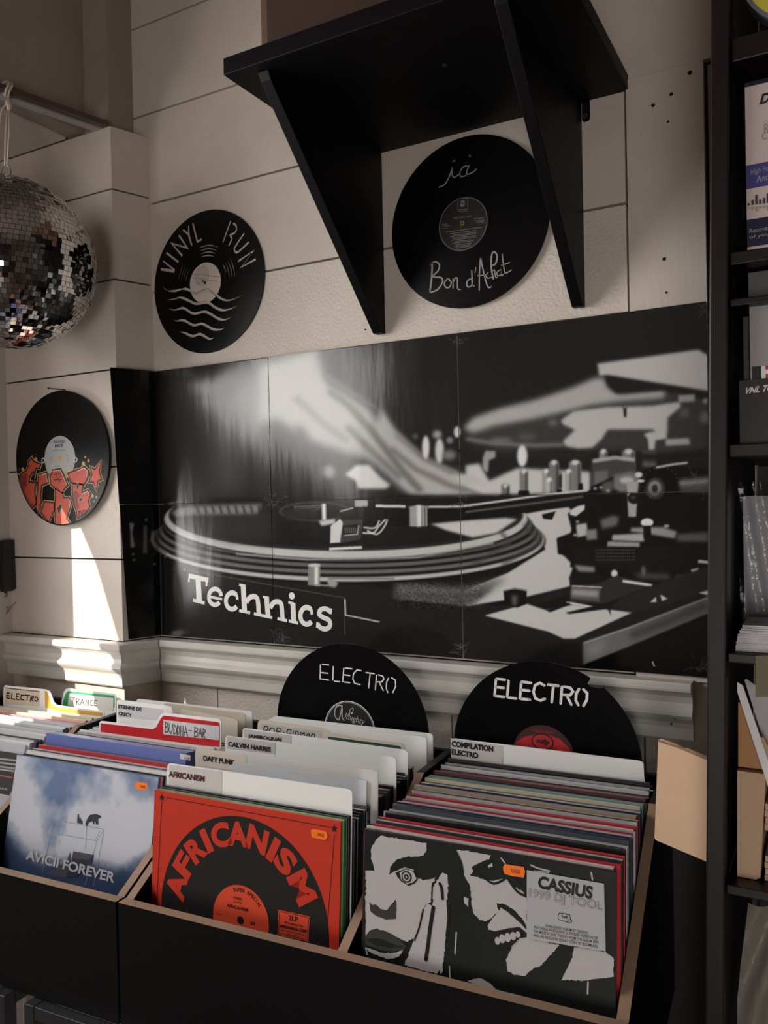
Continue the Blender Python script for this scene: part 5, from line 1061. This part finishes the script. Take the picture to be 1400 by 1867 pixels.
b = MB(); u_ = [pl.uv(*q) for q in Av((1095, 580), (1158, 590), (1158, 622), (1095, 612))]; b.poly(pl, u_, .0006, M_LABELPAPER); b.text(pl, '€38', *Av((1120, 612), (1152, 617), (1120, 600)), .0010, M_INK); b.build('price_sticker', bs)
stack([('silver grey', 5), ('light grey', 4), ('plum', 7), ('white', 5), ('pink', 5), ('light grey', 5), ('dark grey', 5), ('silver grey', 5), ('white', 5)], -.918, .313, -.3060, -.2490, 8.3, 6.2, 'behind the thick blue box set', 'record sleeves behind the blue box set')
M_RED = mat('red_plastic_print', (190, 26, 34), .35)
root, pl, _ = card(Av((604, 470), (604, 392), (612, 382), (640, 384), (925, 422), (942, 408), (968, 355), (980, 340), (1002, 332), (1330, 368), (1344, 380), (1344, 540)), -.2435, 5.5, 0, 'red divider card with white tab label BUDDHA-BAR', M_WHITECARD, h=.342)
b = MB(); b.ppoly(pl, Av((610, 470), (612, 395), (930, 432), (950, 418), (978, 365), (995, 348), (1325, 388), (1335, 398), (1335, 540)), .0004, M_RED)
b.ppoly(pl, Av((994, 374), (1334, 414), (1334, 498), (994, 462)), .0008, mat('crinkled_label', (205, 204, 206), .2, bump=(60, .6, .002)))
def hand(b, pl, rows, conv, w, off, m=M_INK):
    for q in rows: b.pstroke(pl, conv(*q), w, off, m, 0)
hand(b, pl, [((1008, 388), (1005, 452)), ((1007, 390), (1020, 394), (1020, 412), (1008, 418), (1024, 424), (1022, 446), (1005, 452)), ((1031, 396), (1028, 440), (1039, 458), (1048, 440), (1051, 400)), ((1060, 402), (1057, 460)), ((1058, 402), (1074, 420), (1074, 450), (1057, 462)), ((1081, 406), (1078, 464)), ((1080, 406), (1093, 426), (1092, 456), (1078, 466)), ((1100, 410), (1098, 470)), ((1115, 412), (1112, 472)), ((1100, 440), (1113, 444)), ((1119, 474), (1131, 418), (1141, 476)), ((1124, 450), (1139, 452)), ((1150, 438), (1167, 441)), ((1186, 418), (1182, 476)), ((1184, 420), (1202, 426), (1200, 442), (1186, 446), (1204, 454), (1200, 472), (1182, 478)), ((1208, 478), (1220, 424), (1228, 478)), ((1212, 456), (1226, 458)), ((1236, 428), (1234, 484)), ((1236, 430), (1250, 436), (1248, 450), (1236, 454), (1248, 488))], Av, .0013, .0012)
b.build('printed_tab', root)
stack([('light grey', 5), ('white', 5), ('silver grey', 5), ('grey', 6)], -.915, .312, -.2370, -.2120, 5.3, 4.8, 'behind the red tabbed divider card', 'record sleeves behind the red divider')
root, pl, _ = card(Av((708, 375), (708, 262), (716, 252), (740, 254), (1020, 290), (1044, 300), (1050, 318), (1050, 420)), -.2080, 4.5, 0, 'white divider card labelled ETIENNE DE CRECY behind the red card', M_WHITECARD, h=.340)
b = sticker(root, pl, Av((716, 278), (992, 312), (985, 380), (716, 358)), m=MATS['crinkled_label']); b.text(pl, 'ETIENNE DE', *Av((720, 304), (862, 322), (720, 282)), .0008, M_INK, .05); b.text(pl, 'CRECY', *Av((722, 346), (802, 358), (722, 324)), .0008, M_INK, .05); b.build('label_sticker', root)
for i, (a, c_, y, lb_) in enumerate([((330, 1292), (432, 1312), -.1890, 'cream'), ((300, 1282), (446, 1301), -.1710, 'beige'), ((250, 1274), (459, 1297), -.1500, 'white')]):
    root, pl, _ = card(plain(a, c_, 7), y, 4.2 - i * .5, 0, ['cream divider card with rounded corner just behind ETIENNE DE CRECY', 'beige divider card, middle one of three behind ETIENNE DE CRECY', 'white divider card, rearmost behind ETIENNE DE CRECY near the corner'][i], [M_BEIGECARD, mat('beige_card', (196, 184, 168), .45), M_WHITECARD][i], h=.340 + .002 * i, x0=.600 - .92 if False else None)
# --- left unit, left bay
tr = lean(-1.2730, -.3440, 14.0, .3125); pl = front_plane(tr, .3140, .3125)
alb = thing('record_album', tr(.156, .3125, .003), 'white album with a dark text panel at front of the leftmost bay', 'record')
b = MB(); M_PALE = cmat('cover_pale_grey', (206, 206, 212)); sleeve_box(b, tr, .3140, .3125, .0042, M_PALE, M_PALE)
M_TXT = cmat('cover_text_panel', (74, 72, 74)); b.ppoly(pl, [(-6, 1368), (46, 1376), (40, 1412), (17, 1450), (-6, 1446)], .0004, M_TXT)
for i, (xa, xb, y) in enumerate([(-4, 33, 1387), (-4, 30, 1394), (-4, 27, 1401), (-4, 26, 1406)]): b.pstroke(pl, [(xa, y - 4), (xb, y)], .003, .0007, mat('pale_text', (190, 188, 186), .5), cap=False)
b.pstroke(pl, [(-4, 1413), (24, 1418)], .0024, .0007, mat('rust_text', (196, 110, 80), .5), cap=False)
b.text(pl, 'RAX', (-2, 1438.5), (14.5, 1441.5), (-2, 1434), .0007, MATS['pale_text'], .03); b.build('cover', alb)
b = MB(); V = []
for i in range(NS + 1):
    for j in range(NS + 1): a, c_ = j / NS, i / NS; V.append(pl.p(-.004 + .322 * a, .004 + .313 * c_, .002 + .008 * math.sin(math.pi * a) ** .5 * math.sin(math.pi * min(c_ + .03, .99)) ** .7))
b.add(V, [(i * (NS + 1) + j, i * (NS + 1) + j + 1, (i + 1) * (NS + 1) + j + 1, (i + 1) * (NS + 1) + j) for i in range(NS) for j in range(NS)], M_PLASTICCLEAR, True); po = b.build('plastic_sleeve', alb); po['label'] = 'shiny clear plastic sleeve'
seq0 = [('white', 5), ('silver grey', 5), ('light grey', 6), ('dark grey', 4), ('white', 5), ('light grey', 5), ('silver grey', 5), ('white', 5), ('grey', 4), ('light grey', 5), ('white', 5), ('slate', 5), ('light grey', 5), ('white', 5), ('silver grey', 5), ('white', 6), ('light grey', 5), ('silver grey', 5), ('white', 5), ('pink', 6), ('peach', 6), ('white', 6), ('cream', 5), ('peach', 5), ('white', 5)]
stack(seq0, -1.272, .313, -.3380, -.1600, 13, 8.0, 'behind the leftmost white text-panel album', 'record sleeves in the leftmost bay', xj=.006, hbase=.313)
M_YEL = mat('yellow_plastic_print', (216, 160, 60), .35)
root, pl, _ = card(Av((20, 290), (22, 178), (30, 164), (60, 168), (280, 190), (300, 200), (312, 222), (326, 264), (342, 282), (365, 288), (625, 322), (634, 332), (634, 400)), -.1500, 4.5, 0, 'yellow divider card with white tab handwritten ELECTRO in the leftmost bay', M_WHITECARD, h=.345)
b = MB(); b.ppoly(pl, Av((272, 196), (284, 204), (302, 240), (312, 276), (340, 296), (625, 332), (626, 352), (420, 334), (276, 300)), .0004, M_YEL); b.ppoly(pl, Av((30, 186), (240, 208), (240, 292), (28, 276)), .0004, mat('cream_label', (216, 196, 172), .4)); b.pstroke(pl, Av((30, 180), (240, 203)), .0022, .0006, mat('brown_print', (110, 78, 58), .5), cap=False)
hand(b, pl, [((62, 214), (44, 210), (42, 240), (60, 246)), ((44, 226), (58, 228)), ((74, 214), (70, 246), (92, 250)), ((118, 218), (102, 216), (100, 248), (118, 252)), ((102, 232), (114, 234)), ((146, 226), (130, 224), (128, 250), (146, 254)), ((152, 224), (182, 226)), ((168, 226), (166, 256)), ((190, 228), (186, 260)), ((190, 228), (206, 232), (204, 242), (190, 244), (204, 262)), ((216, 236), (212, 254), (222, 262), (232, 252), (228, 238), (216, 236))], Av, .0026, .0008)
b.build('printed_tab', root)
M_GRN = mat('green_plastic_print', (52, 160, 98), .35)
root, pl, _ = card(Av((372, 300), (376, 250), (388, 205), (400, 186), (425, 184), (690, 216), (704, 226), (704, 300)), -.1180, 3.0, 0, 'green divider card with white tab handwritten TRANCE', M_WHITECARD, h=.345)
b = MB(); b.ppoly(pl, Av((380, 290), (384, 258), (400, 214), (412, 200), (690, 226), (696, 234), (696, 300)), .0004, M_GRN); b.ppoly(pl, Av((422, 212), (690, 242), (688, 318), (412, 288)), .0007, mat('soft_white_label', (222, 220, 214), .3, bump=(50, .4, .002)))
hand(b, pl, [((432, 238), (460, 240)), ((446, 240), (444, 276)), ((468, 244), (466, 284)), ((468, 244), (484, 250), (480, 260), (468, 264), (484, 284)), ((488, 284), (502, 248), (512, 286)), ((494, 270), (508, 272)), ((522, 288), (524, 252), (538, 288), (540, 254)), ((566, 256), (552, 258), (552, 286), (568, 288)), ((592, 258), (576, 256), (574, 288), (590, 290)), ((576, 272), (588, 274))], Av, .0015, .0010, M_INK)
b.build('printed_tab', root)

# ------------------------------------------------------------------ steel stands under the bins
def stand(px_leg, x0, x1, label):
    root = thing('bin_stand', ((x0 + x1) / 2, -.5, 0), label, 'stand')
    z1 = .7035; t = .020
    def bar(name, xa, xb, ya, yb, za, zb): b = MB(); b.box(xa, xb, ya, yb, za, zb, M_STAND, cr); b.build(name, root, .0012)
    bar('leg', x0, x0 + t, -.532, -.512, 0, z1); bar('leg', x1 - t, x1, -.532, -.512, 0, z1); bar('leg', x0, x0 + t, -.15, -.13, 0, z1); bar('leg', x1 - t, x1, -.15, -.13, 0, z1)
    bar('front_rail', x0 + t + .0008, x1 - t - .0008, -.5315, -.512, z1 - .021, z1 - .0005); bar('back_rail', x0 + t + .0005, x1 - t - .0005, -.15, -.13, z1 - .021, z1)
    bar('side_rail', x0, x0 + t, -.511, -.151, z1 - .021, z1); bar('side_rail', x1 - t, x1, -.511, -.151, z1 - .021, z1)
    return root
def lx(p): dx, dy = p[0] - PV[0], p[1] - PV[1]; return PV[0] + dx * math.cos(CA) + dy * math.sin(CA)
stand(None, -1.28, lx(onY(28, 1790, -.54)), 'dark steel tube stand under the left end of the record bins')
stand(None, lx(onY(61, 1800, -.54)), .10, 'dark steel tube stand under the middle and right of the record bins')

# ------------------------------------------------------------------ dark shelving at the right with what stands on it
def dpt(x, y, d): return CC + ray(x, y) * d
SY = -.445
unit = thing('shelf_unit', (.47, -.3, 0), 'tall dark brown wooden shelf unit at the right edge, full of cleaning kits and sleeves', 'shelf unit')
lean_x = lambda x, z: x + (z - 1.44) * .0205
def post(x0, x1, y0, y1, name='post', z0=0.0, z1=2.3, m=None):
    b = MB(); V = [(lean_x(x, z), y, z) for z in (z0, z1) for y in (y0, y1) for x in (x0, x1)]
    b.add(V, [(0, 2, 3, 1), (4, 5, 7, 6), (0, 1, 5, 4), (2, 6, 7, 3), (0, 4, 6, 2), (1, 3, 7, 5)], m or M_SHELFWOOD); return b.build(name, unit, .002)
xa = onY(1291, 800, SY)[0]; xa -= (onY(1291, 800, SY)[2] - 1.44) * .0205
post(xa, xa + .0185, SY, SY + .04); post(.74, .7585, SY, SY + .04)
M_DARKIN = mat('black_shelf_back', (16, 13, 13), .6)
post(xa + .007, xa + .016, SY + .042, -.091, 'side_panel', 0, 2.3, M_DARKIN)
post(xa + .013, .74, -.045, -.030, 'back_panel', 0, 2.3, M_DARKIN)
xi = xa + .019
def board(ytop, ybot, px=1372):
    zt, zb_ = onY(px, ytop, SY + .004)[2], onY(px, ybot, SY + .004)[2]
    b = MB(); b.box(lean_x(xi, zt) + .0005, .735 + (zt - 1.44) * .0205, SY + .004, -.0765, zb_, zt, M_SHELFWOOD); b.build('shelf_board', unit, .0015); return zb_, zt
bd1 = board(60, 104); bd2 = board(454, 478); bd3 = board(540, 554); bd4 = board(808, 832); bd5 = board(1193, 1212); bd6 = board(1622, 1640)
def boxpx(b, xl, xr, yt, yb, y0, dep, m, ms=None, zb=None):
    """upright box whose front face fills the given frame at depth y0, standing on zb"""
    p = Plane((0, y0, 0), (1, 0, 0), (0, 0, 1)); a = p.uv(xl, yt); c_ = p.uv(xl, yb); e = p.uv(xr, yt)
    z0 = c_[1] if zb is None else zb
    b.box(a[0], e[0], y0, y0 + dep, z0, a[1], m); return p, a[0], e[0], z0, a[1]
Y1 = SY + .014
# cleaning kit box, white with blue bands
root = thing('cleaning_kit_box', onY(1400, 455, Y1), 'white and blue record cleaning kit box on the second shelf at the right edge', 'box')
b = MB(); M_KW = mat('kit_box_white', (196, 182, 178), .35); M_KB = mat('kit_box_blue', (62, 64, 122), .35); M_KN = mat('kit_box_navy', (26, 27, 56), .35)
p, x0, x1, z0, z1 = boxpx(b, 1357.5, 1452, 152, 455, Y1, .09, M_KW, zb=bd2[1] + .0005)
def band(ya, yb, m, o=.0004, xl=1357.5):
    za, zb_ = p.uv(xl, ya)[1], p.uv(xl, yb)[1]; b.poly(p, [(x0, zb_), (x1, zb_), (x1, za), (x0, za)], o, m)
band(303, 346, M_KB); band(402, 452, M_KN); band(152, 160, M_KN)
b.text(p, 'DISC', (1384, 192), (1440, 178), (1387, 172), .0008, M_INK, .04, .15)
b.text(p, 'Record', (1393, 244), (1440, 234), (1393, 227), .0008, M_GREYINK); b.text(p, 'Cleaner', (1389, 256), (1440, 244), (1389, 243), .0008, M_GREYINK)
b.text(p, 'High Performance', (1368, 322), (1446, 304), (1368, 310), .0008, M_FAINT, 0, .2); b.text(p, 'Anti-Static', (1378, 334), (1440, 318), (1378, 322), .0008, M_FAINT, 0, .2)
b.text(p, 'Recover the life', (1366, 426), (1440, 412), (1366, 418), .0008, M_FAINT); b.text(p, 'of your vinyl', (1366, 438), (1440, 424), (1366, 430), .0008, M_FAINT)
for i, h in enumerate((4, 9, 17, 8, 10, 17, 12, 20, 9, 14)):
    a = p.uv(1365 + i * 7, 375 - i * .9); w = .0022; b.poly(p, [(a[0] - w / 2, a[1]), (a[0] + w / 2, a[1]), (a[0] + w / 2, a[1] + h * .00058), (a[0] - w / 2, a[1] + h * .00058)], .0008, mat('bar_print', (58, 52, 58), .5)); b.poly(p, [(a[0] - w / 2, a[1] - .002 - h * .0003), (a[0] + w / 2, a[1] - .002 - h * .0003), (a[0] + w / 2, a[1] - .002), (a[0] - w / 2, a[1] - .002)], .0008, M_FAINT)
b.build('carton', root)
# round yellow and blue tin on the shelf above
root = thing('round_plaque', onY(1420, 50, Y1), 'round yellow and blue plaque standing on the top shelf at the corner', 'plaque')
pl = Plane((0, Y1, 0), (1, 0, 0), (0, 0, 1)); e = pl.uv(1385, 22); rad = .07; c0 = (e[0] + rad * .72, bd1[1] + rad + .0008)
b = MB(); b.cyl(pl, c0, rad, -.02, 0, mat('plaque_rim', (130, 136, 140), .35, metal=.5), 60); b.build('rim', root)
b = MB(); T = np.linspace(math.pi * 1.33, math.pi * 1.33 + math.pi, 40); b.poly(pl, [(c0[0] + .066 * math.cos(t), c0[1] + .066 * math.sin(t)) for t in T], .0006, mat('plaque_blue', (66, 80, 140), .4)); T = T + math.pi; b.poly(pl, [(c0[0] + .066 * math.cos(t), c0[1] + .066 * math.sin(t)) for t in T], .0006, mat('plaque_yellow', (196, 184, 66), .4)); b.build('face', root)
# grey flat box between the boards, grey striped box and black box below
b = MB(); boxpx(b, 1363, 1440, 497, 538, Y1 + .02, .12, mat('grey_carton', (92, 90, 88), .6), zb=bd3[1] + .0005); tag(b.build('carton', None, .001), 'low grey carton between the two middle shelf boards at the right edge', 'box')
root = thing('black_box', onY(1400, 806, Y1), 'black box marked VNL in white letters on the shelf', 'box')
b = MB(); p, x0, x1, z0, z1b = boxpx(b, 1347, 1450, 694, 806, Y1, .10, mat('black_carton', (20, 18, 18), .45), zb=bd4[1] + .0005); b.text(p, 'VNL TOOLS', (1358, 719), (1438, 708), (1360, 707), .0006, mat('pale_carton_print', (200, 192, 190), .5), .04, .25); b.build('carton', root)
root = thing('striped_box', onY(1400, 692, Y1), 'grey box with black, white and red stripes standing on the black box', 'box')
b = MB(); p, x0, x1, z0, z1 = boxpx(b, 1366, 1450, 560, 692, Y1 + .004, .08, mat('grey_white_carton', (150, 148, 146), .45), zb=z1b + .0005)
zz = p.uv(1371, 669)[1]
for xl, xr, m in [(1371, 1388, M_INK), (1388, 1395.5, M_PAPER), (1395.5, 1450, M_MFPRED)]:
    a, c_ = p.uv(xl, 680)[0], p.uv(xr, 680)[0]; b.poly(p, [(a, z0), (c_, z0), (c_, zz), (a, zz)], .0006, m)
a, c_ = p.uv(1395.5, 680)[0], p.uv(1420, 680)[0]; b.poly(p, [(a, (z0 + zz) / 2 - .002), (c_, (z0 + zz) / 2 - .002), (c_, (z0 + zz) / 2 + .0025), (a, (z0 + zz) / 2 + .0025)], .0009, M_PAPER)
b.build('carton', root)
b = MB(); boxpx(b, 1353, 1365, 577, 692, Y1 + .008, .06, mat('dark_red_brown_carton', (44, 32, 32), .5), zb=z1b + .0005); tag(b.build('carton', None, .001), 'narrow dark brown carton on the black box beside the striped box', 'box')
# sleeve pack in polythene, stack of paper sleeves in front
root = thing('sleeve_pack', onY(1400, 1190, SY + .10), 'pack of white paper sleeves in shiny clear plastic on the shelf', 'sleeve pack')
b = MB(); p, x0, x1, z0, z1 = boxpx(b, 1354, 1500, 905, 1185, SY + .10, .05, mat('sleeve_grey_white', (176, 172, 176), .55), zb=bd5[1] + .0006); b.build('paper_sleeves', root)
b = MB(); V = []
for i in range(NS + 1):
    for j in range(NS + 1): a, c_ = j / NS, i / NS; V.append(p.p(x0 - .004 + (x1 - x0 + .006) * a, z0 + .002 + (z1 - z0 + .014) * c_, .003 + .010 * math.sin(math.pi * min(a + .02, 1)) ** .4 + .002 * math.sin(31 * a + 9 * c_)))
b.add(V, [(i * (NS + 1) + j, i * (NS + 1) + j + 1, (i + 1) * (NS + 1) + j + 1, (i + 1) * (NS + 1) + j) for i in range(NS) for j in range(NS)], plastic_mat('crumpled_sleeve', (238, 238, 240), .4, .14, (40, .8, .008)), True); b.build('plastic_wrap', root)
b = MB(); zb_ = bd5[1] + .0006; xl = onY(1347, 1180, SY + .012)[0]; M_STK = mat('paper_stack_edge', (188, 184, 190), .6, bump=(260, .8, .003, (.05, .05, 1)))
nl = 16; hh = (onY(1360, 1140, SY + .012)[2] - zb_) / nl
for i in range(nl): dx = .004 * (1 - i / nl) * -1 + .0045 * (i / nl) ** 2 + rng.uniform(-.0008, .0008); b.box(xl + dx, xl + .20, SY + .010 + abs(dx), SY + .080, zb_ + i * hh, zb_ + (i + .86) * hh, M_STK)
tag(b.build('paper_stack'), 'neat stack of white paper inner sleeves in front of the plastic pack', 'paper stack')['kind'] = 'stuff'
# lowest visible bay: papers, olive card, kraft box with its long flap, plastic bag
b = MB(); pp = Plane((0, SY + .024, 0), (1, 0, 0), (0, 0, 1)); b.slab(pp, [[pp.uv(*q) for q in ((1344, 1244), (1354, 1250), (1402, 1392), (1402, 1440), (1344, 1262))]], -.002, 0, M_PAPER); tag(b.build('folded_paper', None), 'narrow white folded sheet leaning on the kraft box', 'paper')
pp = Plane((0, SY + .05, 0), (1, 0, 0), (0, 0, 1)); b = MB(); b.slab(pp, [[pp.uv(*q) for q in ((1357, 1240), (1361, 1238), (1450, 1300), (1450, 1460), (1420, 1440))]], -.002, 0, mat('grey_paper', (176, 174, 178), .55)); tag(b.build('folded_paper', None), 'broad grey white sheet behind the narrow folded one', 'paper')
pp = Plane((0, SY + .001, 0), (1, 0, 0), (0, 0, 1)); b = MB(); b.slab(pp, [[pp.uv(*q) for q in ((1377, 1196), (1440, 1194), (1440, 1270), (1377, 1271))]], -.0015, 0, mat('olive_card', (92, 86, 62), .6)); tag(b.build('olive_card', None), 'small olive card hanging from the shelf edge over the papers', 'card')
root = thing('cardboard_box', onY(1400, 1610, SY + .04), 'open brown cardboard box with a folded-out flap on the low shelf', 'cardboard box')
kp = Plane((0, SY + .028, 0), (1, 0, 0), (0, 0, 1)); M_KRAFT2 = mat('kraft_card_orange', (176, 128, 88), .75)
b = MB(); zb_ = bd6[1] + .0006; q = [kp.uv(*z) for z in ((1344, 1405), (1396, 1412), (1386, 1600), (1378, 1618), (1368, 1620), (1344, 1606))]; q = [(u_, max(v_, zb_)) for u_, v_ in q]; b.slab(kp, [q], -.10, 0, M_KRAFT); b.build('body', root, .002)
b = MB(); b.slab(kp, [[kp.uv(*z) for z in ((1344, 1284), (1357, 1283), (1368, 1310), (1396, 1408), (1344, 1402))]], -.012, -.009, M_KRAFT2); b.build('flap', root)
b = MB(); b.slab(kp, [[kp.uv(*z) for z in ((1385, 1345), (1392, 1346), (1420, 1400), (1420, 1440), (1402, 1420))]], -.006, -.002, M_KRAFT); b.build('flap', root)
A0, A1, A2, A3 = dpt(1200, 1348, 1.0), dpt(1193, 1530, 1.003), dpt(1288, 1571, .953), dpt(1288, 1380, .955)
fp = Plane(A1, A2 - A1, A0 - A1); uvs = [fp.uv(*q) for q in ((1200, 1349), (1204, 1347), (1236, 1359), (1248, 1366), (1250, 1364), (1288, 1381), (1304, 1388), (1304, 1579), (1288, 1571), (1196, 1532), (1193, 1528))]
b = MB(); b.slab(fp, [uvs], -.004, 0, M_KRAFT); e_ = mat('corrugated_edge', (132, 104, 78), .8, bump=(500, 1, .002)); b.stroke(fp, [fp.uv(*q) for q in ((1200, 1350), (1237, 1362), (1288, 1383))], .003, .0004, e_, cap=False)
tag(b.build('cardboard_sheet'), 'flat brown corrugated cardboard sheet sticking out behind the shelf post', 'cardboard sheet')
for i, (ya, yb) in enumerate(((1470, 1520), (1566, 1616))):
    pq = Plane((0, SY + .02, 0), (1, 0, 0), (0, 0, 1)); b = MB(); za, zb_ = pq.uv(1395, ya)[1], max(pq.uv(1395, yb)[1], bd6[1] + .0006); xl = pq.uv(1392, ya)[0]
    for k_ in range(4): b.box(xl + .0008 * (k_ % 2), xl + .10, SY + .030, SY + .09, zb_ + (za - zb_) * k_ / 4, zb_ + (za - zb_) * (k_ + .9) / 4, M_KRAFT)
    tag(b.build('card_bundle'), ['upper bundle of corrugated card sheets right of the kraft box', 'lower bundle of corrugated card sheets right of the kraft box'][i], 'card bundle')['kind'] = 'stuff'
root = thing('plastic_bag', onY(1400, 1860, SY + .03), 'translucent plastic bag hanging in the lowest bay at the right edge', 'bag')
b = MB(); pq = Plane((0, SY + .03, 0), (1, 0, 0), (0, 0, 1)); V = []; l0 = [pq.uv(*z) for z in ((1364, 1646), (1358, 1700), (1350, 1760), (1344, 1820), (1342, 1900))]
for i in range(25):
    t = i / 24 * 4; k_ = min(int(t), 3); q = np.array(l0[k_]) * (1 - (t - k_)) + np.array(l0[k_ + 1]) * (t - k_)
    for j in range(25): V.append(pq.p(q[0] + .12 * j / 24, q[1], .012 * math.sin(j * .9 + i * .25) * math.sin(math.pi * j / 24 * .8 + .2)))
b.add(V, [(i * 25 + j, i * 25 + j + 1, (i + 1) * 25 + j + 1, (i + 1) * 25 + j) for i in range(24) for j in range(24)], mat('milky_plastic', (116, 112, 104), .3, bump=(30, .6, .006)), True); b.build('film', root)
# low dark cabinet between the bins and the shelf unit
xc = onY(1206, 1620, -.084)[0]
b = MB(); b.box(.075, .212, -.080, -.048, 0, 1.035, mat('dark_brown_panel', (34, 26, 24), .5)); tag(b.build('side_cabinet', None, .001), 'low dark brown cabinet side between the right bin and the shelf unit', 'cabinet')
